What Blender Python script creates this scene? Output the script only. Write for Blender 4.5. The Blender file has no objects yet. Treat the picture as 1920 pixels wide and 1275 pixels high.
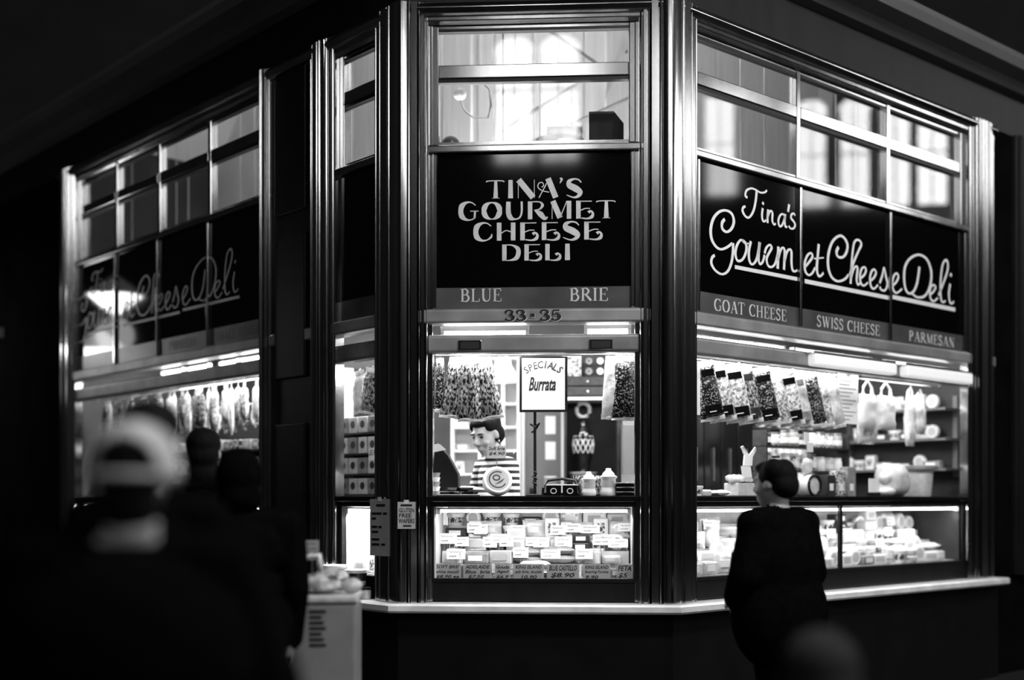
import bpy, bmesh, math, random
import numpy as np
from mathutils import Matrix, Vector

SC = bpy.context.scene
COL = SC.collection
RNG = random.Random(7)

# ------------------------------------------------------------------ camera
cam_data = bpy.data.cameras.new('camera')
cam = bpy.data.objects.new('camera', cam_data)
COL.objects.link(cam)
cam.location = (0, 0, 1.40)
cam.rotation_euler = (math.pi / 2, 0, 0)
cam_data.sensor_fit = 'HORIZONTAL'
cam_data.sensor_width = 36.0
cam_data.lens = 36.0 * 2342.0 / 1920.0
cam_data.shift_y = (935.0 - 637.5) / 1920.0
cam_data.clip_end = 200
cam_data.dof.use_dof = True
cam_data.dof.focus_distance = 7.5
cam_data.dof.aperture_fstop = (cam_data.lens / 1000.0) / 0.075
SC.camera = cam

# ------------------------------------------------------------------ world, exposure
world = bpy.data.worlds.new('hall_air')
SC.world = world
world.use_nodes = True
world.node_tree.nodes['Background'].inputs[0].default_value = (1, 1, 1, 1)
world.node_tree.nodes['Background'].inputs[1].default_value = 0.004
SC.view_settings.view_transform = 'Standard'
SC.view_settings.look = 'None'
SC.view_settings.gamma = 1.0
SC.view_settings.use_curve_mapping = False
SC.view_settings.exposure = 0.0
DAYLIGHT = 9.0        # brightness of the hall's high windows
TUBE = 22.0           # brightness of the shop's fluorescent tubes

# ------------------------------------------------------------------ facade frames (x along wall, y into shop, z up)
def frame(ox, oy, ux, uy):
    return Matrix(((ux, -uy, 0, ox), (uy, ux, 0, oy), (0, 0, 1, 0), (0, 0, 0, 1)))
_c, _s = math.cos(math.radians(3.5)), math.sin(math.radians(3.5))
FC = frame(0.1264, 7.40, _c, -_s)                       # corner (middle) face, bay centred on 0
PL, PR = Vector((-0.6359, 7.4466)), Vector((0.9104, 7.3520))
UR = Vector((math.sin(math.radians(48.5)), math.cos(math.radians(48.5))))
UL = Vector((-math.sin(math.radians(41.5)), math.cos(math.radians(41.5))))
FR = frame(PR.x, PR.y, UR.x, UR.y)                      # long face with the script sign, 0 at the corner
FL = frame(PL.x, PL.y, -UL.x, -UL.y)                    # shaded face, runs to negative x
def at(F, s, d, z, rz=0.0, rx=0.0, ry=0.0, sc=1.0):
    m = F @ Matrix.Translation((s, d, z)) @ Matrix.Rotation(rz, 4, 'Z') @ Matrix.Rotation(rx, 4, 'X') @ Matrix.Rotation(ry, 4, 'Y')
    if sc != 1.0:
        m = m @ Matrix.Scale(sc, 4)
    return m
def wl(x, y, z, rz=0.0):
    return Matrix.Translation((x, y, z)) @ Matrix.Rotation(rz, 4, 'Z')

# ------------------------------------------------------------------ materials
MATS = {}
def mat(name, v, rough=0.5, metal=0.0, noise=0.0, scale=20.0, bump=0.0, emit=0.0, spec=0.5, stretch=None, coat=0.0):
    if name in MATS:
        return MATS[name]
    m = bpy.data.materials.new(name)
    m.use_nodes = True
    nt = m.node_tree
    b = nt.nodes['Principled BSDF']
    b.inputs['Base Color'].default_value = (v, v, v, 1)
    b.inputs['Roughness'].default_value = rough
    b.inputs['Metallic'].default_value = metal
    b.inputs['Specular IOR Level'].default_value = spec
    b.inputs['Coat Weight'].default_value = coat
    b.inputs['Coat Roughness'].default_value = 0.08
    if emit:
        b.inputs['Emission Color'].default_value = (1, 1, 1, 1)
        b.inputs['Emission Strength'].default_value = emit
    if noise or bump:
        tc = nt.nodes.new('ShaderNodeTexCoord')
        mp = nt.nodes.new('ShaderNodeMapping')
        mp.inputs['Scale'].default_value = stretch or (1, 1, 1)
        n = nt.nodes.new('ShaderNodeTexNoise')
        n.inputs['Scale'].default_value = scale
        n.inputs['Detail'].default_value = 5
        nt.links.new(tc.outputs['Object'], mp.inputs[0])
        nt.links.new(mp.outputs[0], n.inputs['Vector'])
        if noise:
            r = nt.nodes.new('ShaderNodeMapRange')
            r.inputs['From Min'].default_value = 0.3
            r.inputs['From Max'].default_value = 0.7
            r.inputs['To Min'].default_value = max(0.0, v * (1 - noise))
            r.inputs['To Max'].default_value = min(1.0, v * (1 + noise))
            nt.links.new(n.outputs[0], r.inputs['Value'])
            nt.links.new(r.outputs[0], b.inputs['Base Color'])
        if bump:
            bp = nt.nodes.new('ShaderNodeBump')
            bp.inputs['Strength'].default_value = bump
            bp.inputs['Distance'].default_value = 0.01
            nt.links.new(n.outputs[0], bp.inputs['Height'])
            nt.links.new(bp.outputs[0], b.inputs['Normal'])
    MATS[name] = m
    return m

def glass_mat(name, gain=1.0, tint=0.95, rough=0.0):
    m = bpy.data.materials.new(name)
    m.use_nodes = True
    nt = m.node_tree
    for n in list(nt.nodes):
        nt.nodes.remove(n)
    out = nt.nodes.new('ShaderNodeOutputMaterial')
    mix = nt.nodes.new('ShaderNodeMixShader')
    tr = nt.nodes.new('ShaderNodeBsdfTransparent')
    tr.inputs[0].default_value = (tint, tint, tint, 1)
    gl = nt.nodes.new('ShaderNodeBsdfGlossy')
    gl.inputs['Roughness'].default_value = rough
    lw = nt.nodes.new('ShaderNodeLayerWeight')
    lw.inputs[0].default_value = 0.5
    pw = nt.nodes.new('ShaderNodeMath'); pw.operation = 'POWER'; pw.inputs[1].default_value = 5.0
    ma = nt.nodes.new('ShaderNodeMath'); ma.operation = 'MULTIPLY_ADD'; ma.use_clamp = True
    ma.inputs[1].default_value = 0.95; ma.inputs[2].default_value = 0.045 * gain
    nt.links.new(lw.outputs['Facing'], pw.inputs[0])
    nt.links.new(pw.outputs[0], ma.inputs[0])
    nt.links.new(ma.outputs[0], mix.inputs[0])
    nt.links.new(tr.outputs[0], mix.inputs[1])
    nt.links.new(gl.outputs[0], mix.inputs[2])
    nt.links.new(mix.outputs[0], out.inputs[0])
    MATS[name] = m
    return m

def pattern_mat(name, lo, hi, kind='noise', scale=40.0, rough=0.25, edge=0.08, coat=0.0, stretch=(1, 1, 1), mid=0.5):
    """two-tone printed or packed contents: noise, voronoi cells or bands along z"""
    m = bpy.data.materials.new(name)
    m.use_nodes = True
    nt = m.node_tree
    b = nt.nodes['Principled BSDF']
    b.inputs['Roughness'].default_value = rough
    b.inputs['Coat Weight'].default_value = coat
    b.inputs['Coat Roughness'].default_value = 0.1
    tc = nt.nodes.new('ShaderNodeTexCoord')
    mp = nt.nodes.new('ShaderNodeMapping'); mp.inputs['Scale'].default_value = stretch
    nt.links.new(tc.outputs['Object'], mp.inputs[0])
    if kind == 'bands':
        sx = nt.nodes.new('ShaderNodeSeparateXYZ'); nt.links.new(mp.outputs[0], sx.inputs[0])
        mu = nt.nodes.new('ShaderNodeMath'); mu.operation = 'MULTIPLY'; mu.inputs[1].default_value = scale
        fr = nt.nodes.new('ShaderNodeMath'); fr.operation = 'FRACT'
        nt.links.new(sx.outputs[2], mu.inputs[0]); nt.links.new(mu.outputs[0], fr.inputs[0])
        src = fr.outputs[0]
    elif kind == 'cells':
        n = nt.nodes.new('ShaderNodeTexVoronoi'); n.inputs['Scale'].default_value = scale
        nt.links.new(mp.outputs[0], n.inputs['Vector'])
        sx = nt.nodes.new('ShaderNodeSeparateColor'); nt.links.new(n.outputs['Color'], sx.inputs[0])
        src = sx.outputs[0]
    elif kind == 'checker':
        n = nt.nodes.new('ShaderNodeTexChecker'); n.inputs['Scale'].default_value = scale
        nt.links.new(mp.outputs[0], n.inputs['Vector']); src = n.outputs['Fac']
    else:
        n = nt.nodes.new('ShaderNodeTexNoise'); n.inputs['Scale'].default_value = scale
        n.inputs['Detail'].default_value = 6
        nt.links.new(mp.outputs[0], n.inputs['Vector']); src = n.outputs[0]
    cr = nt.nodes.new('ShaderNodeValToRGB')
    cr.color_ramp.elements[0].position = max(0, mid - edge); cr.color_ramp.elements[0].color = (lo, lo, lo, 1)
    cr.color_ramp.elements[1].position = min(1, mid + edge); cr.color_ramp.elements[1].color = (hi, hi, hi, 1)
    nt.links.new(src, cr.inputs[0]); nt.links.new(cr.outputs[0], b.inputs['Base Color'])
    if kind in ('noise', 'cells'):
        bp = nt.nodes.new('ShaderNodeBump'); bp.inputs['Strength'].default_value = 0.5; bp.inputs['Distance'].default_value = 0.006
        nt.links.new(src, bp.inputs['Height']); nt.links.new(bp.outputs[0], b.inputs['Normal'])
    MATS[name] = m
    return m

M = MATS
mat('bronze', 0.45, 0.13, 1.0, noise=0.22, scale=5, bump=0.025, stretch=(1, 1, 0.12))
mat('rail_bronze', 0.30, 0.38, 0.45, noise=0.3, scale=4, bump=0.03)  # duller, less metallic finish for the two lower rails
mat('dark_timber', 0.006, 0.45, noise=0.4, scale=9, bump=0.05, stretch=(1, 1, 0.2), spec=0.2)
mat('sign_black', 0.0015, 0.05, spec=0.5)
mat('sign_band', 0.06, 0.3, noise=0.5, scale=3)
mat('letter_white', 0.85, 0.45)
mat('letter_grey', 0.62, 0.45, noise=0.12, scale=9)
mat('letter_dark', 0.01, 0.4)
mat('stone', 0.85, 0.35, noise=0.18, scale=7, bump=0.08)
mat('base_tile', 0.003, 0.5, spec=0.15, noise=0.4, scale=5)
mat('steel', 0.55, 0.3, 1.0, noise=0.1, scale=12)
mat('hall_dark', 0.02, 0.8, noise=0.3, scale=1.5)
mat('hall_ceiling', 0.08, 0.9, noise=0.15, scale=0.8)
mat('hall_floor', 0.02, 0.5, noise=0.3, scale=2)
mat('shop_white', 0.8, 0.6, noise=0.05, scale=4)
mat('core_dark', 0.03, 0.6, noise=0.3, scale=4)
mat('step_grey', 0.5, 0.5, noise=0.2, scale=9)
mat('shop_grey', 0.14, 0.5, noise=0.1, scale=6)
mat('board_grey', 0.5, 0.55, noise=0.12, scale=5, stretch=(6, 6, 0.4))
mat('black_plastic', 0.005, 0.4, spec=0.3)
mat('black_gloss', 0.006, 0.12)
mat('paper', 0.85, 0.7, noise=0.04, scale=12)
mat('paper_dim', 0.5, 0.7, noise=0.08, scale=10)
mat('paper_grey', 0.36, 0.75, noise=0.1, scale=14)
mat('ink', 0.008, 0.6)
mat('ink_faint', 0.06, 0.6)
mat('wrap_white', 0.82, 0.3, noise=0.06, scale=25, bump=0.3)
mat('wrap_pale', 0.6, 0.3, noise=0.15, scale=22, bump=0.3)
mat('wrap_mid', 0.25, 0.3, noise=0.3, scale=25, bump=0.3)
mat('wrap_dark', 0.03, 0.3, noise=0.4, scale=25, bump=0.2)
mat('bin_white', 0.22, 0.6, noise=0.12, scale=6)
mat('plastic_white', 0.82, 0.25)
mat('plastic_clear', 0.7, 0.15, noise=0.2, scale=30, bump=0.6)
mat('skin', 0.42, 0.5, noise=0.06, scale=14)
mat('hair_black', 0.004, 0.75, spec=0.1, bump=0.4, scale=60, stretch=(1, 1, 0.15))
mat('cloth_black', 0.003, 0.95, spec=0.0, noise=0.3, scale=30)
mat('cloth_dark', 0.012, 0.9, spec=0.1, noise=0.3, scale=30)
mat('cloth_grey', 0.022, 0.9, spec=0.1, noise=0.25, scale=25, bump=0.2)
mat('cap_cloth', 0.5, 0.8, noise=0.12, scale=18, bump=0.15)
mat('cap_seam', 0.13, 0.85)
mat('collar_cloth', 0.25, 0.8, noise=0.25, scale=12)
mat('tube_glow', 0.9, 0.4, emit=TUBE)
mat('rail_shine', 0.8, 0.5, emit=0.45)
mat('lamp_glow', 0.9, 0.4, emit=6.0)
mat('pendant_glow', 0.9, 0.4, emit=14.0)
mat('wall_black', 0.004, 0.95, spec=0.0, noise=0.3, scale=3)
mat('daylight', 0.8, 0.6, emit=DAYLIGHT)
glass_mat('glass', 1.0)
glass_mat('case_glass', 0.7, 0.97)
pattern_mat('herb_pack', 0.008, 0.55, 'noise', 60, 0.2, 0.12, 0.6, stretch=(1.6, 1, 0.8), mid=0.54)
pattern_mat('herb_dark', 0.006, 0.5, 'noise', 85, 0.2, 0.08, 0.6, mid=0.6)
pattern_mat('pasta_pack', 0.25, 0.9, 'cells', 70, 0.2, 0.3, 0.6)
pattern_mat('salami', 0.08, 0.5, 'cells', 160, 0.4, 0.2)
pattern_mat('printed_box', 0.05, 0.75, 'cells', 130, 0.35, 0.1)
pattern_mat('diamond_box', 0.04, 0.7, 'checker', 28, 0.35, 0.1)
pattern_mat('stripe_top', 0.006, 0.82, 'bands', 24, 0.8, 0.04)
pattern_mat('film', 0.5, 0.9, 'noise', 30, 0.15, 0.2, 0.8)
pattern_mat('produce_bag', 0.15, 0.75, 'noise', 22, 0.25, 0.15, 0.5)
WRAPS = ['wrap_white', 'wrap_white', 'wrap_pale', 'wrap_mid', 'wrap_dark']
TONE = {'wrap_white': 'white', 'wrap_pale': 'pale grey', 'wrap_mid': 'mid grey', 'wrap_dark': 'black'}
ORD = ('first second third fourth fifth sixth seventh eighth ninth tenth eleventh twelfth thirteenth fourteenth fifteenth sixteenth '
       'seventeenth eighteenth nineteenth twentieth twenty-first twenty-second twenty-third twenty-fourth twenty-fifth twenty-sixth '
       'twenty-seventh twenty-eighth twenty-ninth thirtieth thirty-first thirty-second thirty-third thirty-fourth thirty-fifth '
       'thirty-sixth thirty-seventh thirty-eighth thirty-ninth fortieth').split()

# ------------------------------------------------------------------ mesh builder
class MB:
    def __init__(self):
        self.v = []; self.f = []; self.mi = []; self.cur = 0
    def add(self, vs, fs):
        o = len(self.v)
        self.v += [tuple(p) for p in vs]
        self.f += [tuple(i + o for i in f) for f in fs]
        self.mi += [self.cur] * len(fs)
        return self
    def box(self, x0, x1, y0, y1, z0, z1):
        return self.add([(x0, y0, z0), (x1, y0, z0), (x1, y1, z0), (x0, y1, z0), (x0, y0, z1), (x1, y0, z1), (x1, y1, z1), (x0, y1, z1)],
                        [(0, 3, 2, 1), (4, 5, 6, 7), (0, 1, 5, 4), (1, 2, 6, 5), (2, 3, 7, 6), (3, 0, 4, 7)])
    def prism_z(self, poly, z0, z1):
        n = len(poly)
        vs = [(x, y, z0) for x, y in poly] + [(x, y, z1) for x, y in poly]
        fs = [tuple(range(n - 1, -1, -1)), tuple(range(n, 2 * n))] + [(i, (i + 1) % n, n + (i + 1) % n, n + i) for i in range(n)]
        return self.add(vs, fs)
    def prism_y(self, poly, y0, y1):          # poly in x,z
        n = len(poly)
        vs = [(x, y0, z) for x, z in poly] + [(x, y1, z) for x, z in poly]
        fs = [tuple(range(n)), tuple(range(2 * n - 1, n - 1, -1))] + [(i, n + i, n + (i + 1) % n, (i + 1) % n) for i in range(n)]
        return self.add(vs, fs)
    def prism_x(self, poly, x0, x1):          # poly in y,z
        n = len(poly)
        vs = [(x0, y, z) for y, z in poly] + [(x1, y, z) for y, z in poly]
        fs = [tuple(range(n - 1, -1, -1)), tuple(range(n, 2 * n))] + [(i, (i + 1) % n, n + (i + 1) % n, n + i) for i in range(n)]
        return self.add(vs, fs)
    def lathe(self, prof, n=20, c=(0, 0, 0), axis='z'):   # prof: (r, h)
        vs = []; fs = []
        for r, h in prof:
            for k in range(n):
                a = 2 * math.pi * k / n
                x, y = r * math.cos(a), r * math.sin(a)
                p = {'z': (x, y, h), 'y': (x, h, y), 'x': (h, x, y)}[axis]
                vs.append((p[0] + c[0], p[1] + c[1], p[2] + c[2]))
        for i in range(len(prof) - 1):
            for k in range(n):
                a, b = i * n + k, i * n + (k + 1) % n
                fs.append((a, b, b + n, a + n))
        fs.append(tuple(range(n - 1, -1, -1))); fs.append(tuple(range((len(prof) - 1) * n, len(prof) * n)))
        return self.add(vs, fs)
    def tube(self, pts, r, n=8):
        pts = [Vector(p) for p in pts]
        rs = r if isinstance(r, (list, tuple)) else [r] * len(pts)
        vs = []; fs = []
        for i, p in enumerate(pts):
            t = (pts[min(i + 1, len(pts) - 1)] - pts[max(i - 1, 0)]).normalized()
            ref = Vector((0, 0, 1)) if abs(t.z) < 0.9 else Vector((1, 0, 0))
            a = t.cross(ref).normalized(); b = t.cross(a)
            for k in range(n):
                q = p + a * rs[i] * math.cos(2 * math.pi * k / n) + b * rs[i] * math.sin(2 * math.pi * k / n)
                vs.append(tuple(q))
        for i in range(len(pts) - 1):
            for k in range(n):
                u, w = i * n + k, i * n + (k + 1) % n
                fs.append((u, u + n, w + n, w))
        fs.append(tuple(range(n))); fs.append(tuple(range(len(pts) * n - 1, (len(pts) - 1) * n - 1, -1)))
        return self.add(vs, fs)
    def ell(self, c, r, nu=14, nv=9):
        vs = []; fs = []
        for j in range(1, nv):
            t = math.pi * j / nv
            for k in range(nu):
                a = 2 * math.pi * k / nu
                vs.append((c[0] + r[0] * math.sin(t) * math.cos(a), c[1] + r[1] * math.sin(t) * math.sin(a), c[2] + r[2] * math.cos(t)))
        top = len(vs); vs.append((c[0], c[1], c[2] + r[2])); vs.append((c[0], c[1], c[2] - r[2]))
        for j in range(nv - 2):
            for k in range(nu):
                a, b = j * nu + k, j * nu + (k + 1) % nu
                fs.append((a, a + nu, b + nu, b))
        for k in range(nu):
            fs.append((top, k, (k + 1) % nu)); fs.append((top + 1, (nv - 2) * nu + (k + 1) % nu, (nv - 2) * nu + k))
        return self.add(vs, fs)
    def pillow(self, w, h, t, nx=8, nz=10, crumple=0.0, seed=0, taper=0.0, edge=0.12):
        """upright filled bag: width x, height z (0..h), thickness y, sealed edges"""
        r = random.Random(seed)
        grid = {}
        vs = []; fs = []
        for side in (-1, 1):
            for j in range(nz + 1):
                for i in range(nx + 1):
                    u, v = i / nx, j / nz
                    prof = (max(0.0, 1 - abs(2 * u - 1) ** 3) * max(0.0, 1 - abs(2 * v - 1) ** 4)) ** 0.7
                    ww = w * (1 - taper * v)
                    x = (u - 0.5) * ww + r.uniform(-1, 1) * crumple * 0.3
                    border = i in (0, nx) or j in (0, nz)
                    y = 0.0 if border else side * (t / 2 * prof + r.uniform(-1, 1) * crumple)
                    z = v * h + r.uniform(-1, 1) * crumple * 0.4
                    if border and side == 1:
                        grid[(side, i, j)] = grid[(-1, i, j)]
                    else:
                        grid[(side, i, j)] = len(vs); vs.append((x, y, z))
            for j in range(nz):
                for i in range(nx):
                    q = (grid[(side, i, j)], grid[(side, i + 1, j)], grid[(side, i + 1, j + 1)], grid[(side, i, j + 1)])
                    fs.append(q if side == -1 else q[::-1])
        return self.add(vs, fs)
    def ribbon(self, pts, ws, y=0.0, nsub=6, smooth=True):
        """flat pen stroke in the x,z plane facing -y"""
        P = [Vector((p[0], p[1])) for p in pts]
        W = list(ws) if isinstance(ws, (list, tuple)) else [ws] * len(P)
        if smooth and len(P) > 2:
            Q = []; V = []
            for i in range(len(P) - 1):
                p0, p1, p2, p3 = P[max(i - 1, 0)], P[i], P[i + 1], P[min(i + 2, len(P) - 1)]
                for k in range(nsub):
                    t = k / nsub
                    Q.append(0.5 * ((2 * p1) + (p2 - p0) * t + (2 * p0 - 5 * p1 + 4 * p2 - p3) * t * t + (3 * p1 - p0 - 3 * p2 + p3) * t ** 3))
                    V.append(W[i] * (1 - t) + W[i + 1] * t)
            Q.append(P[-1]); V.append(W[-1])
        else:
            Q, V = P, W
        vs = []; fs = []
        for i, p in enumerate(Q):
            t = Q[min(i + 1, len(Q) - 1)] - Q[max(i - 1, 0)]
            if t.length < 1e-9:
                t = Vector((1, 0))
            t.normalize(); n = Vector((-t.y, t.x))
            for sg in (-0.5, 0.5):
                q = p + n * V[i] * sg
                vs.append((q.x, y, q.y))
        for i in range(len(Q) - 1):
            fs.append((2 * i, 2 * i + 2, 2 * i + 3, 2 * i + 1))
        return self.add(vs, fs)
    def moved(self, mtx):
        self.v = [tuple(mtx @ Vector(p)) for p in self.v]
        return self
    def build(self, name, m, parent=None, mw=None, smooth=False, bevel=0.0):
        me = bpy.data.meshes.new(name)
        me.from_pydata(self.v, [], self.f)
        for x in (m if isinstance(m, (list, tuple)) else [m]):
            me.materials.append(MATS[x])
        if any(self.mi):
            me.polygons.foreach_set('material_index', self.mi)
        bm = bmesh.new(); bm.from_mesh(me); bmesh.ops.recalc_face_normals(bm, faces=bm.faces); bm.to_mesh(me); bm.free()
        if smooth:
            me.shade_smooth()
            me.set_sharp_from_angle(angle=math.radians(45))
        o = bpy.data.objects.new(name, me)
        COL.objects.link(o)
        if parent is not None:
            o.parent = parent
        if mw is not None:
            if parent is not None:
                o.matrix_local = mw
            else:
                o.matrix_world = mw
        if bevel:
            b = o.modifiers.new('edge', 'BEVEL'); b.width = bevel; b.segments = 2; b.limit_method = 'ANGLE'
        return o

def tag(o, label=None, cat=None, group=None, kind=None):
    if label: o['label'] = label
    if cat: o['category'] = cat
    if group: o['group'] = group
    if kind: o['kind'] = kind
    return o
def thing(name, label, cat, mw, group=None, kind=None):
    o = bpy.data.objects.new(name, None)
    COL.objects.link(o)
    o.empty_display_size = 0.05
    o.matrix_world = mw
    return tag(o, label, cat, group, kind)
def dup(root, mw, label=None, group=None):
    r = root.copy(); COL.objects.link(r); r.matrix_world = mw
    if label: r['label'] = label
    if group: r['group'] = group
    for ch in list(root.children):
        c = ch.copy(); COL.objects.link(c); c.parent = r
        for g in list(ch.children):
            e = g.copy(); COL.objects.link(e); e.parent = c
    return r
def struct(name, mb, m, label=None, mw=None, bevel=0.0, smooth=False):
    o = mb.build(name, m, None, mw, smooth, bevel)
    return tag(o, label, None, None, 'structure')

_text_cache = {}
def text_geo(body, shear=0.0):
    """outline of a word from the built-in font, unit height, in x,z"""
    k = (body, shear)
    if k not in _text_cache:
        c = bpy.data.curves.new('t', 'FONT'); c.body = body; c.shear = shear; c.resolution_u = 2; c.offset = 0.022
        o = bpy.data.objects.new('t', c); COL.objects.link(o)
        dg = bpy.context.evaluated_depsgraph_get()
        me = bpy.data.meshes.new_from_object(o.evaluated_get(dg))
        vs = [(v.co.x, v.co.y) for v in me.vertices]; fs = [tuple(p.vertices) for p in me.polygons]
        bpy.data.objects.remove(o); bpy.data.curves.remove(c); bpy.data.meshes.remove(me)
        _text_cache[k] = (vs, fs)
    return _text_cache[k]
def put_text(mb, body, x0, x1, z0, z1, y=-0.002, shear=0.0):
    vs, fs = text_geo(body, shear)
    if not vs: return mb
    xs = [v[0] for v in vs]; zs = [v[1] for v in vs]
    ax, bx, az, bz = min(xs), max(xs), min(zs), max(zs)
    return mb.add([(x0 + (v[0] - ax) / max(bx - ax, 1e-6) * (x1 - x0), y, z0 + (v[1] - az) / max(bz - az, 1e-6) * (z1 - z0)) for v in vs], fs)

def box_obj(name, m, parent, x0, x1, y0, y1, z0, z1, bevel=0.0):
    return MB().box(x0, x1, y0, y1, z0, z1).build(name, m, parent, None, False, bevel)

# ================================================================== THE HALL
struct('floor', MB().box(-14, 20, -12, 24, -0.1, 0.0), 'hall_floor', 'dark polished hall floor')
struct('ceiling', MB().box(-14, 20, -12, 24, 12.6, 12.8), 'hall_ceiling', 'high dim hall ceiling above the shop')
struct('wall_back', MB().box(-14, 20, -12.3, -12, 0, 12.6), 'hall_dark', 'dark far hall wall facing the shop corner')
struct('wall_right', MB().box(20, 20.3, -12, 24, 0, 12.6), 'hall_dark', 'dark hall wall with a row of arched windows')
struct('wall_left', MB().box(-14.3, -14, -12, 24, 0, 12.6), 'hall_dark', 'dark hall wall on the shaded side')
struct('wall_front', MB().box(-14, 20, 24, 24.3, 0, 12.6), 'hall_dark', 'dark end wall of the hall behind the shop')
WIN = [0]
def hall_window(mw, w, h):
    WIN[0] += 1
    r = thing('window_%d' % WIN[0], 'bright arched hall window', None, mw, None, 'structure')
    arch = [(-w / 2, 0), (w / 2, 0), (w / 2, h)] + [(w / 2 * math.cos(a), h + w / 2 * 0.8 * math.sin(a)) for a in [math.pi * k / 8 for k in range(1, 8)]] + [(-w / 2, h)]
    MB().prism_y(arch, -0.02, 0.03).build('pane', 'daylight', r)
    f = MB()
    for x in (-w / 2, w / 2):
        f.box(x - 0.04, x + 0.04, -0.08, 0.03, -0.04, h)
    f.box(-w / 2, w / 2, -0.08, 0.03, -0.06, 0.02)
    f.build('window_frame', 'hall_dark', r)
    MB().box(-0.012, 0.012, -0.05, -0.02, 0, h + w * 0.38).box(-w / 2, w / 2, -0.05, -0.02, h * 0.55, h * 0.55 + 0.025).build('glazing_bar', 'hall_dark', r)
FACE_WEST = Matrix(((0, 1, 0, 0), (-1, 0, 0, 0), (0, 0, 1, 0), (0, 0, 0, 1)))      # front (-y) looks towards -x
FACE_NORTH = Matrix(((-1, 0, 0, 0), (0, -1, 0, 0), (0, 0, 1, 0), (0, 0, 0, 1)))    # front looks towards +y
for y in (-8.6, -7.0, -5.4, -3.8, -2.2, -0.6, 1.0, 2.6, 4.2, 5.8, 6.9, 8.5, 10.38, 11.25, 12.06, 12.80, 14.6):
    hall_window(Matrix.Translation((19.95, y, 7.7 if y < 10 else 7.4)) @ FACE_WEST, 0.66 if y > 6 else 1.1, 2.0)
for x in (-2.33, -1.34, 1.6, 3.6, 5.6, 7.6, 9.6):
    hall_window(Matrix.Translation((x, -11.95, 8.6)) @ FACE_NORTH, 0.88 if x < 0 else 1.2, 2.4)
for x in (-3.3, -0.35):
    pass
# roof tie rods of the hall, mirrored in the shop's upper glass
def truss(mw, label):
    r = thing('roof_truss', label, 'truss', mw)
    MB().tube([(-4, 0, 0), (4, 0, 0)], 0.05).build('tie_bar', 'hall_dark', r)
    for s in (-1, 1):
        MB().tube([(s * 4, 0, 0), (0, 0, 1.9)], 0.06).build('rafter', 'hall_dark', r)
        MB().tube([(s * 2, 0, 0), (s * 1.2, 0, 1.33)], 0.04).build('strut', 'hall_dark', r)
truss(wl(-1.0, -9.5, 9.4), 'dark steel roof truss across the hall in front of the far windows')
truss(wl(17.0, 12.0, 8.9, math.pi / 2), 'dark steel roof truss across the hall beside the arched windows')

# ================================================================== SHOP SHELL
NL, NC, NR = Vector((-UL.y, UL.x)) * -1, Vector((-_s, -_c)), Vector((UR.y, -UR.x))
NL = Vector((-UL.y, UL.x)); NL = NL if NL.y < 0 else -NL
LEN_L, LEN_R = 5.12, 3.82
def node(P, a, b, out):
    return P + (a + b) * (out / (1 + a.dot(b)))
def path_pts(out, zl=LEN_L, zr=LEN_R):
    EL, ER = PL + UL * zl, PR + UR * zr
    return [EL + NL * out, node(PL, NL, NC, out), node(PR, NC, NR, out), ER + NR * out]
def sweep(name, prof, m, label, kind='structure', cat=None, bevel=0.0, zl=LEN_L, zr=LEN_R):
    """profile (out, z) carried round the three shop faces with mitred corners"""
    mb = MB(); n = len(prof); vs = []
    rows = [path_pts(o, zl, zr) for o, z in prof]
    for k in range(4):
        for j, (o, z) in enumerate(prof):
            vs.append((rows[j][k].x, rows[j][k].y, z))
    fs = []
    for k in range(3):
        for j in range(n):
            a, b = k * n + j, k * n + (j + 1) % n
            fs.append((a, b, b + n, a + n))
    fs.append(tuple(range(n))); fs.append(tuple(range(4 * n - 1, 3 * n - 1, -1)))
    mb.add(vs, fs)
    o = mb.build(name, m, None, None, False, bevel)
    return tag(o, label, cat, None, kind)
TRIM = [0]
def tname():
    TRIM[0] += 1
    return 'trim_%d' % TRIM[0]
sweep('wall_base', [(0.08, 0), (0.08, 0.70), (0.10, 0.73), (-0.05, 0.73), (-0.05, 0)], 'base_tile', 'black plinth wall under the stone ledge')
sweep('stone_ledge', [(0.17, 0.733), (0.18, 0.745), (0.18, 0.775), (0.165, 0.785), (-0.02, 0.785), (-0.02, 0.733)], 'stone', 'pale stone ledge running round the foot of the shop front', None, 'ledge', 0, LEN_L - .01, LEN_R - .01)
sweep(tname(), [(0.0, 0.787), (0.015, 0.80), (0.015, 0.915), (0.0, 0.925), (-0.04, 0.925), (-0.04, 0.787)], 'dark_timber', 'dark kick panel between ledge and display glass')
sweep('counter_top', [(0.045, 1.383), (0.05, 1.39), (0.05, 1.41), (0.045, 1.416), (-0.62, 1.416), (-0.62, 1.383)], 'black_gloss', 'black counter top over the display cases', None, 'counter', 0, LEN_L - .11, LEN_R - .11)
sweep(tname(), [(0.03, 2.262), (0.04, 2.275), (0.04, 2.355), (0.03, 2.37), (-0.05, 2.37), (-0.05, 2.262)], 'rail_bronze', 'dull rail over the serving hatch', bevel=0.006)
sweep(tname(), [(0.03, 2.432), (0.055, 2.438), (0.06, 2.445), (0.06, 2.508), (0.05, 2.518), (0.02, 2.524), (-0.05, 2.524), (-0.05, 2.432)], 'rail_bronze', 'dull rail below the name boards carrying the shop number', bevel=0.004)
sweep(tname(), [(0.03, 3.444), (0.05, 3.45), (0.05, 3.485), (0.03, 3.497), (-0.05, 3.497), (-0.05, 3.444)], 'bronze', 'polished sill rail between name boards and upper windows', bevel=0.004)
sweep(tname(), [(0.02, 4.21), (0.05, 4.225), (0.05, 4.25), (0.075, 4.262), (0.085, 4.295), (0.07, 4.325), (-0.05, 4.325), (-0.05, 4.21)], 'bronze', 'polished head rail above the upper windows', bevel=0.004)
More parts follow.
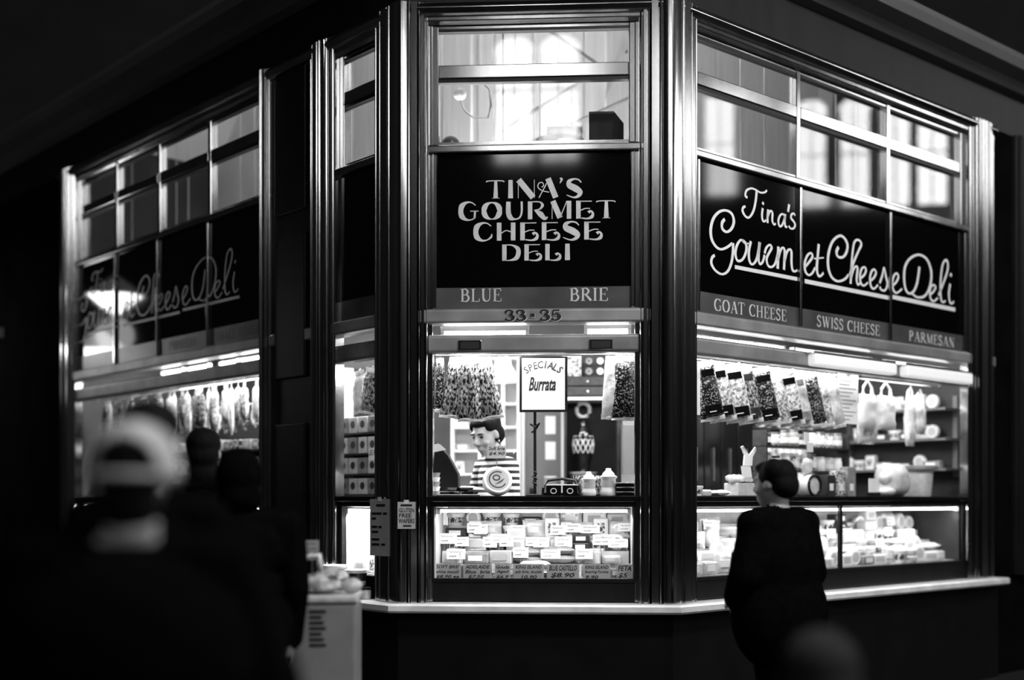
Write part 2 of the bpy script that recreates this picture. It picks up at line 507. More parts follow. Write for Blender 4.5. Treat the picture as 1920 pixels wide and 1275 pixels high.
sweep(tname(), [(0.03, 4.326), (0.03, 4.63), (-0.08, 4.63), (-0.08, 4.326)], 'dark_timber', 'black frieze board under the cornice', zl=8.0, zr=7.0)
sweep(tname(), [(0.04, 4.631), (0.10, 4.65), (0.16, 4.70), (0.26, 4.74), (0.28, 4.80), (0.28, 4.84), (-0.1, 4.84), (-0.1, 4.631)], 'hall_ceiling', 'projecting grey cornice round the shop', zl=8.0, zr=7.0)

# raised floor, roof and the storeroom core in the middle of the shop
def in_pts(dl, dc, dr, zl, zr):
    """corner points of the shop faces set in by three depths"""
    def cross(P, u, Q, w):
        d = u.x * w.y - u.y * w.x
        t = ((Q.x - P.x) * w.y - (Q.y - P.y) * w.x) / d
        return P + u * t
    A = PL - NL * dl; B = PL - NC * dc; C_ = PR - NR * dr; UCv = Vector((_c, -_s))
    return [A + UL * zl, cross(A, UL, B, UCv), cross(B, UCv, C_, UR), C_ + UR * zr]
inn = in_pts(0.02, 0.02, 0.02, LEN_L, LEN_R)
back_l, back_r = Vector((-1.2, 13.6)), Vector((3.2, 12.9))
struct('floor_shop', MB().prism_z([(p.x, p.y) for p in inn] + [(back_r.x, back_r.y), (back_l.x, back_l.y)], 0.02, 0.28), 'shop_grey', 'raised floor inside the shop')
rim = in_pts(0.06, 0.06, 0.06, LEN_L - 0.05, LEN_R - 0.05) + [back_r, back_l]
top = in_pts(1.0, 1.0, 1.0, LEN_L - 1.0, LEN_R - 1.0) + [back_r + Vector((-0.2, -0.8)), back_l + Vector((0.2, -0.8))]
rm = MB(); n6 = len(rim)
rm.add([(p.x, p.y, 4.60) for p in rim] + [(p.x, p.y, 5.55) for p in top], [(i, (i + 1) % n6, n6 + (i + 1) % n6, n6 + i) for i in range(n6)] + [tuple(range(n6, 2 * n6))])
struct('ceiling_shop', rm, 'shop_white', 'white sloping ceiling inside the shop')
core = in_pts(1.45, 2.40, 1.50, LEN_L + 0.1, LEN_R + 0.1)
core_poly = [(p.x, p.y) for p in core] + [(3.0, 12.7), (-1.0, 13.4)]
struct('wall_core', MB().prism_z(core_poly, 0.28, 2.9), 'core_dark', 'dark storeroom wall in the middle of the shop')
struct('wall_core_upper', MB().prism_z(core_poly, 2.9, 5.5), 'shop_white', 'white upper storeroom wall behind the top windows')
for F_, a_, b_ in ((FR, LEN_R, 7.0), (FL, -8.0, -LEN_L)):
    struct('wall_side_%d' % (1 if a_ > 0 else 2), MB().box(a_ + .002, b_ - .002, -0.02, 0.1, 0.0, 4.63), 'wall_black', 'plain dark wall running on beyond the shop front, %s' % ('script sign side' if a_ > 0 else 'shaded side'), F_)

struct('wall_end_right', MB().box(LEN_R - 0.1, LEN_R, 0.03, 1.55, 0.0, 4.7), 'core_dark', 'end wall closing the long face of the shop', FR)
struct('wall_end_left', MB().box(-LEN_L, -LEN_L + 0.1, 0.03, 1.5, 0.0, 4.7), 'core_dark', 'end wall closing the shaded face of the shop', FL)
wall_core = bpy.data.objects['wall_core']
def planks(F, d, xs, z0, z1, m):
    for a, b in zip(xs[:-1], xs[1:]):
        o = MB().box(a + 0.006, b - 0.006, d - 0.025, d, z0, z1).build('plank', m, wall_core, None, False, 0.003)
        o.matrix_world = F
planks(FC, 2.395, [-0.88, -0.756, -0.546, -0.407, -0.25, -0.105, 0.09, 0.291, 0.541, 0.75, 0.98], 3.0, 5.3, 'board_grey')
planks(FR, 1.495, [1.0, 1.35, 1.7, 2.0, 2.25, 2.6, 2.9, 3.3, 3.65], 3.0, 5.2, 'board_grey')
planks(FL, 1.445, [-3.9, -3.5, -3.1, -2.7, -2.3, -1.9, -1.5, -1.1], 3.0, 5.2, 'board_grey')

# ------------------------------------------------------------------ posts
def ribs(a0, a1, steps):
    """moulding offsets between a0 and a1: list of (fraction, out)"""
    return [(a0 + (a1 - a0) * f, o) for f, o in steps]
def halfround(f0, f1, base, h, n=6):
    return [(f0 + (f1 - f0) * k / n, base + h * math.sin(math.pi * k / n)) for k in range(n + 1)]
MOULD = [(0, -0.02), (0, 0.045)] + halfround(0.03, 0.14, 0.045, 0.018) + [(0.17, 0.05), (0.2, 0.065), (0.33, 0.065), (0.34, 0.055)] + halfround(0.36, 0.47, 0.055, 0.025) + \
        [(0.5, 0.075), (0.52, 0.085), (0.78, 0.085), (0.8, 0.075)] + halfround(0.82, 0.97, 0.075, 0.02) + [(1.0, 0.09)]
def flat_post(F, s0, s1, z0, z1, m, label, mould=MOULD):
    half = ribs(0, (s1 - s0) / 2, mould)
    pts = [(s0 + a, -o) for a, o in half] + [(s1 - a, -o) for a, o in reversed(half)]
    return struct(tname(), MB().prism_z(pts, z0, z1), m, label, F, smooth=True)
def corner_post(side, sc, wc, ws, m, label):
    """wraps the corner at x=sc of the middle face: wc wide there, ws wide on the slanting face"""
    q = math.sqrt(0.5)
    ux, uy = (q, q) if side > 0 else (-q, q)
    ox, oy = (q, -q) if side > 0 else (-q, -q)
    a = [(sc - side * (wc - x), -o) for x, o in ribs(0, wc * 0.86, MOULD)]
    b = [(sc + ux * (ws - x) + ox * o, uy * (ws - x) + oy * o) for x, o in ribs(0, ws * 0.86, MOULD)]
    k = math.tan(math.radians(22.5)) * 0.1
    mid = [(sc + side * (k - 0.035), -0.1), (sc + side * (k - 0.006), -0.1 + 0.004), (sc + side * k + ux * 0.02, -0.1 + uy * 0.02 + 0.004)]
    pts = a + mid + list(reversed(b))
    return struct(tname(), MB().prism_z(pts, 0.786, 4.33), m, label, FC, smooth=True)
corner_post(1, 0.7855, 0.165, 0.215, 'bronze', 'tall moulded corner post between the number board and the script sign')
corner_post(-1, -0.7637, 0.145, 0.245, 'bronze', 'tall moulded corner post carrying two paper notices')
flat_post(FL, -0.96, -0.68, 0.786, 4.33, 'bronze', 'moulded post beside the narrow hatch')
flat_post(FL, -1.60, -1.46, 0.786, 4.33, 'bronze', 'slim moulded post at the start of the shaded front')
flat_post(FL, -5.12, -4.80, 0.786, 4.33, 'bronze', 'end post of the shaded shop front')
flat_post(FR, 4.15, 4.35, 0.786, 4.33, 'dark_timber', 'slim post coloured dark to look dim on the dark wall beyond the long shop front')  # dark colour puts the dimness of this end into the post
flat_post(FR, 3.41, 3.80, 0.786, 4.33, 'bronze', 'end post of the long shop front')
o = thing('door_1', 'tall black closed panel door between two moulded posts', None, FL, None, 'structure')
box_obj('door_leaf', 'dark_timber', o, -1.47, -0.95, -0.05, 0.03, 0.786, 4.33)
for z in (0.95, 2.2, 3.3):
    box_obj('panel', 'dark_timber', o, -1.40, -1.02, -0.062, -0.04, z, z + 0.95, 0.01)
# inner jamb strips of the middle hatch
for s in (-1, 1):
    mb = MB().box(s * 0.617 - 0.02, s * 0.617 + 0.02, -0.02, 0.06, 0.79, 4.21)
    struct(tname(), mb, 'bronze', 'slim upright beside the middle hatch, %s' % ('next to the notice post' if s < 0 else 'next to the script sign post'), FC, 0.006)

# ------------------------------------------------------------------ upper windows
def upper_window(num, F, s0, s1, mulls, label):
    r = thing('window_%d' % num, label, None, F, None, 'structure')
    zb, zt, r0, r1 = 3.498, 4.209, 3.895, 3.975
    xs = [s0] + mulls + [s1]
    for x in xs:
        box_obj('stile', 'bronze', r, x - 0.022, x + 0.022, -0.012, 0.05, zb, zt, 0.006)
    for a, b in zip(xs[:-1], xs[1:]):
        box_obj('transom', 'bronze', r, a + 0.022, b - 0.022, -0.012, 0.05, r0, r1, 0.006)
        box_obj('dark_strip', 'black_plastic', r, a + 0.022, b - 0.022, -0.004, 0.04, r0 - 0.022, r0); box_obj('dark_strip', 'black_plastic', r, a + 0.022, b - 0.022, -0.004, 0.04, zt - 0.035, zt - 0.018)  # plain black strips under transom and head; the upper one paints in shadow
        box_obj('bottom_rail', 'bronze', r, a + 0.022, b - 0.022, -0.005, 0.05, zb, zb + 0.02)
        box_obj('top_rail', 'bronze', r, a + 0.022, b - 0.022, -0.005, 0.05, zt - 0.018, zt)
        box_obj('pane', 'glass', r, a + 0.022, b - 0.022, 0.018, 0.024, zb + 0.02, r0 - 0.022)
        box_obj('pane', 'glass', r, a + 0.022, b - 0.022, 0.018, 0.024, r1, zt - 0.035)
    return r
N = WIN[0]
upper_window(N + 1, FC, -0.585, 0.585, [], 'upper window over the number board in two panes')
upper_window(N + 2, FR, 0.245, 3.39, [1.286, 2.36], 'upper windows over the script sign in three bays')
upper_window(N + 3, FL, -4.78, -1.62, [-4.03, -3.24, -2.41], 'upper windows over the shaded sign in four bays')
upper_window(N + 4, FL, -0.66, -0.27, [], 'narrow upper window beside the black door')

# ================================================================== LETTERING
def nib(pts, thick, thin):
    """broad pen: uprights thick, level strokes thin"""
    out = []
    for i in range(len(pts)):
        a, b = pts[max(i - 1, 0)], pts[min(i + 1, len(pts) - 1)]
        dx, dz = b[0] - a[0], b[1] - a[1]
        l = math.hypot(dx, dz) or 1
        out.append(thin + (thick - thin) * (abs(dz) / l) ** 1.6)
    return out
def arc(cx, cz, rx, rz, a0, a1, n=10):
    return [(cx + rx * math.cos(math.radians(a0 + (a1 - a0) * k / n)), cz + rz * math.sin(math.radians(a0 + (a1 - a0) * k / n))) for k in range(n + 1)]
# decorative capitals: name -> (advance, [(points, widths), ...]) on a unit height
S_ = .31; t_ = .065
CURL = lambda x: ([(x - .65, .035), (x - .3, .0), (x - .05, .1), (x, .3), (x - .13, .42), (x - .24, .33)], [.07, .1, .17, .13, .11, .17])
DECO = {
 'T': (1.05, [([(0, .9), (.12, .965), (.9, .965), (1.05, .9)], t_), ([(.55, .98), (.55, 0)], [.2, .34]), ([(.33, .015), (.77, .015)], .03)]),
 'I': (.4, [([(.2, 1), (.2, 0)], [.3, .36])]),
 'N': (1.1, [([(.08, 1), (.08, 0)], .045), ([(.1, 1.0), (.95, .02)], .3), ([(1.02, 1), (1.02, 0)], .045)]),
 'A': (1.05, [([(.55, 1.06), (1.0, .0)], .31), ([(.58, .98), (.02, .0)], .05), ([(.62, .3), (.25, .38), (-.02, .55), (.0, .78), (.2, .84), (.3, .68), (.18, .58)], .05)]),
 "'": (.22, [([(.02, 1.06), (.13, 1.0), (.02, .78)], [.06, .17, .03])]),
 'S': (.95, [([(.88, .8), (.72, .96), (.45, 1), (.18, .88), (.2, .66), (.55, .48), (.8, .28), (.7, .07), (.4, 0), (.02, .14)], [.05, .08, .1, .2, .3, .34, .3, .16, .09, .04])]),
 'G': (1.15, [([(.98, .82), (.75, .98), (.48, .98), (.22, .8), (.15, .5), (.22, .2), (.48, .02), (.75, .02), (.95, .14)], [.05, .06, .12, .27, .34, .27, .12, .06, .08]), ([(.68, .5), (1.15, .5)], .06), ([(.95, .5), (.92, .08)], .13)]),
 'C': (1.08, [([(.98, .82), (.75, .98), (.48, .98), (.22, .8), (.15, .5), (.22, .2), (.48, .02), (.75, .04), (.98, .2), (1.02, .38)], [.05, .06, .12, .27, .34, .27, .12, .06, .1, .05])]),
 'O': (1.15, [(arc(.57, .5, .44, .46, 90, 450, 20), nib(arc(.57, .5, .44, .46, 90, 450, 20), .32, .06))]),
 'U': (1.05, [([(.18, 1), (.18, .4), (.3, .1), (.55, .02), (.8, .1), (.92, .4), (.92, 1)], [.3, .31, .25, .1, .08, .12, .14])]),
 'R': (1.15, [([(.17, 1), (.17, 0)], S_), ([(.2, .97), (.7, .96), (.86, .77), (.7, .56), (.4, .5)], [t_, t_, .22, .08, .05]), ([(.45, .5), (.75, .28), (.98, .04), (1.15, .12)], [.07, .28, .2, .05])]),
 'M': (1.2, [([(.08, 1), (.08, 0)], .045), ([(.12, 1), (.52, .06)], .29), ([(.52, .06), (.9, 1)], .05), ([(1.02, 1), (1.02, 0)], .31)]),
 'E': (1.0, [([(.17, 1), (.17, 0)], S_), ([(.1, .965), (.92, .965)], t_), ([(.3, .46), (.55, .56), (.82, .56)], .06), CURL(.97)]),
 'H': (1.1, [([(.17, 1), (.17, 0)], S_), ([(.93, 1), (.93, 0)], S_), ([(.3, .42), (.55, .56), (.8, .48)], .06)]),
 'D': (1.08, [([(.17, 1), (.17, 0)], S_), ([(.12, .97), (.6, .95), (.92, .74), (.96, .45), (.84, .16), (.5, .03), (.12, .03)], [.05, .08, .22, .29, .22, .08, .05])]),
 'L': (.92, [([(.17, 1), (.17, 0)], S_), CURL(.88)]),
}
# book-style capitals with serifs
def st(x, z0=0.0, z1=1.0, w=.15):
    return [([(x, z0), (x, z1)], w), ([(x - .15, z0 + .02), (x + .15, z0 + .02)], .045), ([(x - .15, z1 - .02), (x + .15, z1 - .02)], .045)]
def nb(p, a=.16, b=.05):
    return (p, nib(p, a, b))
SERIF = {
 'B': (.72, st(.16) + [nb([(.16, .97), (.42, .97), (.56, .76), (.42, .54), (.16, .53)]), nb([(.16, .53), (.48, .53), (.64, .28), (.48, .03), (.16, .03)])]),
 'L': (.66, st(.16) + [([(.16, .02), (.6, .02), (.63, .24)], .05)]),
 'U': (.82, [([(.18, .97), (.18, .35), (.26, .1), (.45, .02), (.62, .12), (.68, .35), (.68, .97)], [.15, .15, .12, .07, .06, .06, .06]), ([(.03, .98), (.33, .98)], .045), ([(.55, .98), (.81, .98)], .045)]),
 'E': (.68, st(.16) + [([(.16, .98), (.58, .98), (.6, .78)], .05), ([(.16, .52), (.46, .52)], .05), ([(.46, .4), (.46, .64)], .04), ([(.16, .02), (.6, .02), (.64, .24)], .05)]),
 'R': (.78, st(.16) + [nb([(.16, .97), (.42, .97), (.57, .76), (.42, .52), (.16, .51)]), ([(.36, .5), (.76, .02)], [.1, .13])]),
 'I': (.34, st(.17)),
 'G': (.86, [nb(arc(.45, .5, .38, .48, 50, 330, 14)), ([(.72, .42), (.72, .05)], .13), ([(.58, .44), (.84, .44)], .045), ([(.74, .98), (.74, .72)], .04)]),
 'O': (.9, [nb(arc(.45, .5, .37, .48, 90, 450, 20))]),
 'A': (.86, [([(.44, 1.0), (.74, .02)], .15), ([(.42, .98), (.12, .02)], .05), ([(.22, .36), (.62, .36)], .05), ([(.0, .02), (.26, .02)], .045), ([(.6, .02), (.9, .02)], .045)]),
 'T': (.74, [([(.37, 1), (.37, 0)], .15), ([(.02, .76), (.05, .97), (.69, .97), (.72, .76)], .05), ([(.22, .02), (.52, .02)], .045)]),
 'C': (.8, [nb(arc(.45, .5, .38, .48, 48, 315, 14)), ([(.73, .98), (.73, .7)], .04)]),
 'H': (.88, st(.16) + st(.7) + [([(.16, .52), (.7, .52)], .05)]),
 'S': (.62, [nb([(.53, .82), (.4, .97), (.24, .97), (.1, .82), (.14, .63), (.36, .5), (.52, .32), (.48, .1), (.3, .02), (.16, .05), (.07, .2)], .1, .09), ([(.54, .98), (.54, .74)], .04), ([(.06, .02), (.06, .28)], .04)]),
 'W': (1.15, [([(.14, .98), (.38, .02)], .15), ([(.38, .02), (.58, .9)], .05), ([(.56, .98), (.8, .02)], .15), ([(.8, .02), (1.02, .98)], .05), ([(.0, .98), (.28, .98)], .045), ([(.42, .98), (.7, .98)], .045), ([(.9, .98), (1.14, .98)], .045)]),
 'M': (1.02, [([(.14, 0), (.16, .98)], .05), ([(.18, .98), (.5, .05)], .14), ([(.5, .05), (.82, .98)], .05), ([(.84, .98), (.86, 0)], .15), ([(.02, .02), (.26, .02)], .045), ([(.72, .02), (1.0, .02)], .045)]),
 'D': (.86, st(.16) + [nb([(.16, .97), (.48, .97), (.72, .78), (.78, .5), (.72, .22), (.48, .03), (.16, .03)])]),
 'P': (.7, st(.16) + [nb([(.16, .97), (.42, .97), (.58, .74), (.42, .5), (.16, .49)])]),
 'N': (.88, [([(.14, 0), (.14, .98)], .05), ([(.14, .98), (.72, .04)], .15), ([(.74, .98), (.74, 0)], .05), ([(.02, .02), (.28, .02)], .045), ([(.6, .98), (.88, .98)], .045)]),
 'V': (.84, [([(.14, .98), (.44, .02)], .15), ([(.44, .02), (.72, .98)], .05), ([(.0, .98), (.3, .98)], .045), ([(.58, .98), (.86, .98)], .045)]),
 ' ': (.4, []),
}
# slab numerals for the number rail
NUM = {
 '3': (.9, [([(.08, .8), (.2, .96), (.5, .97), (.72, .8), (.5, .55)], [.2, .12, .12, .24, .12]), ([(.35, .54), (.62, .5), (.8, .28), (.6, .04), (.25, .02), (.06, .2)], [.1, .16, .28, .12, .12, .22])]),
 '5': (.9, [([(.18, .96), (.8, .96)], .14), ([(.18, .98), (.18, .5)], .14), ([(.18, .52), (.55, .6), (.78, .35), (.6, .05), (.25, .02), (.06, .2)], [.1, .14, .3, .12, .12, .22])]),
 '-': (.6, [([(.1, .5), (.5, .5)], .3)]),
 ' ': (.35, []),
}
def write(font, s, x0, x1, z0, z1, y, gap=.1, fat=1.0):
    """one line of drawn letters scaled to fill the box x0..x1, z0..z1"""
    mb = MB(); cur = 0.0; strokes = []
    for ch in s:
        adv, sts = font[ch]
        for p, w in sts:
            strokes.append(([(a + cur, b) for a, b in p], w))
        cur += adv + gap
    cur -= gap
    kx, kz = (x1 - x0) / cur, z1 - z0
    for p, w in strokes:
        # widths follow the horizontal scale for uprights, the vertical for level strokes
        q = [(x0 + a * kx, z0 + b * kz) for a, b in p]
        ws = list(w) if isinstance(w, (list, tuple)) else [w] * len(p)
        sw = []
        for i in range(len(p)):
            a, b = p[max(i - 1, 0)], p[min(i + 1, len(p) - 1)]
            dx, dz = abs(b[0] - a[0]), abs(b[1] - a[1]); l = math.hypot(dx, dz) or 1
            sw.append(fat * ws[i] * (kx * dz / l + kz * dx / l))
        mb.ribbon(q, sw, y, 5)
    return mb

# ------------------------------------------------------------------ middle name board
sb = thing('name_board', "black name board lettered TINA'S GOURMET CHEESE DELI over number 33-35", 'sign', FC)
box_obj('panel', 'sign_black', sb, -0.59, 0.595, -0.012, 0.02, 2.652, 3.443)
box_obj('band', 'sign_band', sb, -0.59, 0.595, -0.014, 0.02, 2.525, 2.651)
for s in (-1, 1):
    box_obj('edge_moulding', 'bronze', sb, s * 0.585 - 0.012, s * 0.585 + 0.012, -0.03, 0.0, 2.525, 3.443, 0.005)
for wd, a, b, z0, z1 in (("TINA'S", -.278, .291, 3.178, 3.286), ('GOURMET', -.446, .484, 3.052, 3.158), ('CHEESE', -.357, .405, 2.928, 3.034), ('DELI', -.189, .223, 2.808, 2.905)):
    write(DECO, wd, a, b, z0, z1, -0.0155, .17, .8).build('lettering', 'letter_grey', sb)
write(SERIF, 'BLUE', -.432, -.187, 2.568, 2.644, -0.0175).build('lettering', 'letter_grey', sb)
write(SERIF, 'BRIE', .215, .441, 2.566, 2.642, -0.0175).build('lettering', 'letter_grey', sb)
for ch, a, b in (('3', -.165, -.108), ('3', -.098, -.041), ('-', -.022, .018), ('3', .042, .099), ('5', .107, .164)):
    g = write(NUM, ch, a, b, 2.447, 2.507, -0.0665, fat=1.1).build('numeral', 'letter_dark', sb)
    write(NUM, ch, a + .003, b + .003, 2.444, 2.504, -0.0655, fat=1.25).build('numeral_edge', 'letter_grey', g)
for x in (-.373, .399):
    r = thing('ticket_holder', 'small black ticket holder on the hatch rail, %s' % ('nearer the notice post' if x < 0 else 'nearer the script sign'), 'holder', at(FC, x, -0.041, 2.305), 'ticket holders on the hatch rail')
    box_obj('frame', 'bronze', r, -.068, .068, -.012, 0, -.03, .03, .003)
    box_obj('ticket', 'ink', r, -.055, .055, -.014, -.012, -.02, .02)

# ------------------------------------------------------------------ script signs
SCRIPT = [('T',[([(0.743,3.287),(0.721,3.298),(0.733,3.331),(0.78,3.352),(0.828,3.35),(0.872,3.341),(0.917,3.349),(0.941,3.366)],0.02),([(0.835,3.346),(0.828,3.293),(0.811,3.233),(0.787,3.192),(0.753,3.164),(0.716,3.171),(0.693,3.199),(0.703,3.222),(0.723,3.228)],0.022)]),('i',[([(0.898,3.246),(0.89,3.202),(0.896,3.171),(0.914,3.163),(0.931,3.176)],0.02),([(0.905,3.284),(0.896,3.269)],0.022)]),('n',[([(0.954,3.246),(0.948,3.2),(0.948,3.158)],0.02),([(0.948,3.195),(0.969,3.233),(0.99,3.241),(0.999,3.224),(0.997,3.181),(1.015,3.159),(1.034,3.168)],0.02)]),('a',[([(1.132,3.228),(1.107,3.24),(1.079,3.225),(1.061,3.19),(1.071,3.159),(1.096,3.163),(1.121,3.199),(1.134,3.234)],0.02),([(1.136,3.244),(1.128,3.2),(1.136,3.165),(1.157,3.164)],0.02)]),("'",[([(1.177,3.313),(1.164,3.263)],0.022)]),('s',[([(1.241,3.25),(1.226,3.262),(1.201,3.249),(1.197,3.227),(1.226,3.209),(1.241,3.187),(1.222,3.163),(1.19,3.16),(1.172,3.173)],0.02)]),('G',[([(0.519,3.12),(0.493,3.093),(0.496,3.057),(0.538,3.044),(0.584,3.071),(0.607,3.118),(0.587,3.162),(0.532,3.175),(0.467,3.157),(0.412,3.11),(0.385,3.045),(0.391,2.985),(0.427,2.944),(0.477,2.929),(0.535,2.947),(0.591,2.981)],0.026),([(0.6,2.984),(0.597,2.92),(0.581,2.855),(0.545,2.801),(0.49,2.778),(0.429,2.793),(0.391,2.83),(0.397,2.867),(0.423,2.885)],0.024)]),('o',[([(0.71,3.001),(0.676,3.013),(0.638,2.975),(0.622,2.921),(0.643,2.88),(0.69,2.892),(0.726,2.941),(0.73,2.989),(0.703,3.011),(0.683,3.012)],0.024),([(0.723,2.994),(0.753,3.003)],0.014)]),('u',[([(0.777,3.019),(0.757,2.956),(0.76,2.899),(0.79,2.875),(0.831,2.908),(0.855,2.974),(0.865,3.025)],0.024),([(0.869,3.025),(0.855,2.932),(0.865,2.889),(0.896,2.903),(0.917,2.951)],0.022)]),('r',[([(0.917,2.961),(0.934,2.998),(0.969,3.022),(0.99,3.007),(0.966,2.973),(0.938,2.93),(0.952,2.889),(0.99,2.883),(1.029,2.913),(1.054,2.979)],0.022)]),('m',[([(1.061,3.023),(1.057,2.947),(1.054,2.88)],0.026),([(1.057,2.936),(1.082,2.999),(1.111,3.023),(1.128,3.002),(1.125,2.945),(1.121,2.881)],0.024),([(1.125,2.934),(1.15,2.996),(1.179,3.021),(1.201,3.007),(1.201,2.943),(1.211,2.895),(1.237,2.885),(1.266,2.897)],0.024)]),('e',[([(1.351,2.929),(1.396,2.966),(1.433,3.006),(1.415,3.028),(1.373,3.003),(1.347,2.949),(1.355,2.899),(1.392,2.879),(1.433,2.899),(1.464,2.937)],0.024)]),('t',[([(1.505,3.099),(1.492,3.014),(1.483,2.934),(1.498,2.891),(1.528,2.89),(1.559,2.914)],0.026),([(1.452,2.995),(1.563,3.016)],0.016)]),('C',[([(1.734,3.111),(1.71,3.073),(1.73,3.044),(1.786,3.049),(1.83,3.091),(1.838,3.144),(1.798,3.183),(1.738,3.186),(1.663,3.137),(1.617,3.052),(1.613,2.961),(1.652,2.898),(1.722,2.877),(1.802,2.898),(1.854,2.936)],0.028)]),('h',[([(1.866,2.935),(1.918,3.034),(1.975,3.116),(2.008,3.163),(1.988,3.189),(1.943,3.185),(1.914,3.146),(1.894,3.042),(1.878,2.877)],0.024),([(1.886,2.926),(1.914,2.981),(1.943,3.004),(1.963,2.991),(1.951,2.916),(1.967,2.882),(1.992,2.894)],0.024)]),('e',[([(2.0,2.93),(2.046,2.959),(2.066,2.994),(2.046,3.012),(2.012,2.994),(1.992,2.945),(2.004,2.896),(2.041,2.883),(2.091,2.91)],0.024)]),('e',[([(2.12,2.925),(2.167,2.954),(2.192,2.99),(2.171,3.011),(2.137,2.993),(2.116,2.944),(2.129,2.889),(2.167,2.876),(2.218,2.908)],0.024)]),('s',[([(2.239,2.922),(2.273,2.983),(2.295,3.039),(2.32,2.977),(2.338,2.925),(2.307,2.88),(2.256,2.879),(2.243,2.899)],0.024)]),('e',[([(2.407,2.925),(2.456,2.957),(2.482,2.996),(2.464,3.018),(2.429,3.002),(2.403,2.951),(2.416,2.895),(2.46,2.878),(2.531,2.915)],0.024)]),('D',[([(2.766,3.103),(2.748,3.027),(2.725,2.963),(2.679,2.909),(2.62,2.893),(2.576,2.922),(2.558,2.993),(2.571,3.079),(2.639,3.148),(2.757,3.19),(2.869,3.17),(2.93,3.088),(2.916,2.985),(2.845,2.9),(2.739,2.876),(2.666,2.895)],0.028)]),('e',[([(2.916,2.915),(2.963,2.943),(2.991,2.976),(2.967,2.993),(2.93,2.976),(2.911,2.932),(2.925,2.884),(2.967,2.871),(3.025,2.902)],0.024)]),('l',[([(3.034,2.923),(3.106,3.025),(3.165,3.127),(3.165,3.187),(3.126,3.195),(3.087,3.143),(3.063,3.014),(3.068,2.908),(3.097,2.877),(3.136,2.893)],0.024)]),('i',[([(3.204,3.027),(3.184,2.952),(3.199,2.89),(3.233,2.883),(3.258,2.901)],0.024),([(3.219,3.108),(3.209,3.086)],0.026)]),('_',[([(0.617,2.838),(1.266,2.838)],[0.024,0.024])]),('_',[([(1.347,2.834),(2.355,2.831)],[0.028,0.028])]),('_',[([(2.407,2.843),(3.278,2.839)],[0.03,0.03])])]
def script_sign(F, s_left, mulls, s_right, dx, bands, letter, label, line_w):
    r = thing('name_board', label, 'sign', F)
    xs = [s_left] + mulls + [s_right]
    for a, b in zip(xs[:-1], xs[1:]):
        box_obj('panel', 'sign_black', r, a + 0.012, b - 0.012, -0.012, 0.02, 2.652, 3.443)
        box_obj('band', 'sign_band', r, a + 0.012, b - 0.012, -0.014, 0.02, 2.525, 2.651)
    for x in xs:
        box_obj('dividing_bar', 'bronze', r, x - 0.014, x + 0.014, -0.034, 0.02, 2.525, 3.443, 0.006)
    for word, strokes in SCRIPT:
        mb = MB()
        for pts, w in strokes:
            ws = w if isinstance(w, (list, tuple)) else nib(pts, w, w * 0.55)
            mb.ribbon([(x + dx, z) for x, z in pts], [q * line_w for q in ws], -0.0155, 6)
            if word == 'i':
                mb.build('lettering', letter, r); mb = MB()
        if word != 'i':
            mb.build('underline' if word == '_' else 'lettering', letter, r)
    for txt, a, b, z0, z1, m in bands:
        write(SERIF, txt, a, b, z0, z1, -0.0175).build('lettering', m, r)
    return r
script_sign(FR, 0.255, [1.286, 2.36], 3.40, 0.0, [('GOAT CHEESE', .415, 1.145, 2.548, 2.622, 'letter_grey'), ('SWISS CHEESE', 1.48, 2.235, 2.549, 2.622, 'letter_grey'), ('PARMESAN', 2.62, 3.26, 2.549, 2.622, 'letter_grey')],
            'letter_white', "black sign with white script Tina's Gourmet Cheese Deli above GOAT CHEESE", 1.0)
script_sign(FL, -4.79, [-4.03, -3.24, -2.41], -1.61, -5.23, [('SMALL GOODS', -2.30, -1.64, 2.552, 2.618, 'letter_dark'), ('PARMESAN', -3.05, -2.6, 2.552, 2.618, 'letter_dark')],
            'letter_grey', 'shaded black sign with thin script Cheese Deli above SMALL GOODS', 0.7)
r = thing('name_board', 'narrow blank black board beside the black door', 'sign', FL)
box_obj('panel', 'sign_black', r, -0.66, -0.26, -0.012, 0.02, 2.652, 3.443)
box_obj('band', 'sign_band', r, -0.66, -0.26, -0.014, 0.02, 2.525, 2.651)

# ================================================================== LAMPS
def batten(F, s0, s1, d, z, label, down=0.0, up=0.0, tilt=0.0, glow='tube_glow', group='fluorescent lamps in the shop', r_t=0.016):
    L = s1 - s0
    r = thing('fluorescent_lamp', label, 'lamp', at(F, (s0 + s1) / 2, d, z), group)
    box_obj('housing', 'plastic_white' if r_t > .013 else 'steel', r, -L / 2, L / 2, -0.02, 0.02, r_t + 0.004, r_t + (0.045 if r_t > .013 else .012), 0.002)
    MB().tube([(-L / 2 + 0.02, 0, 0), (L / 2 - 0.02, 0, 0)], r_t, 10).build('tube', glow, r)
    for x in (-L / 2, L / 2 - 0.02):
        box_obj('end_cap', 'plastic_white', r, x, x + 0.02, -0.018, 0.018, -0.018, 0.02)
    if up:
        for x in (-L / 2 + .06, L / 2 - .06):
            MB().tube([(x, 0, r_t + .045), (x, 0, 1.9 if d < 1 else 2.45)], .004, 5).build('suspension_wire', 'steel', r)
    for pw, rot in ((down, tilt), (up, math.pi)):
        if pw:
            ld = bpy.data.lights.new('tube_light', 'AREA'); ld.shape = 'RECTANGLE'; ld.size = L; ld.size_y = 0.06; ld.energy = pw
            lo = bpy.data.objects.new('tube_light', ld); COL.objects.link(lo); lo.parent = r
            lo.matrix_local = Matrix.Translation((0, 0, -0.03 if rot != math.pi else 0.08)) @ Matrix.Rotation(rot, 4, 'X')
    return r
P = 1.0
batten(FC, -0.56, -0.03, 0.09, 2.385, 'glowing tube above the middle hatch, half nearer the notice post', 6 * P, tilt=0.35)
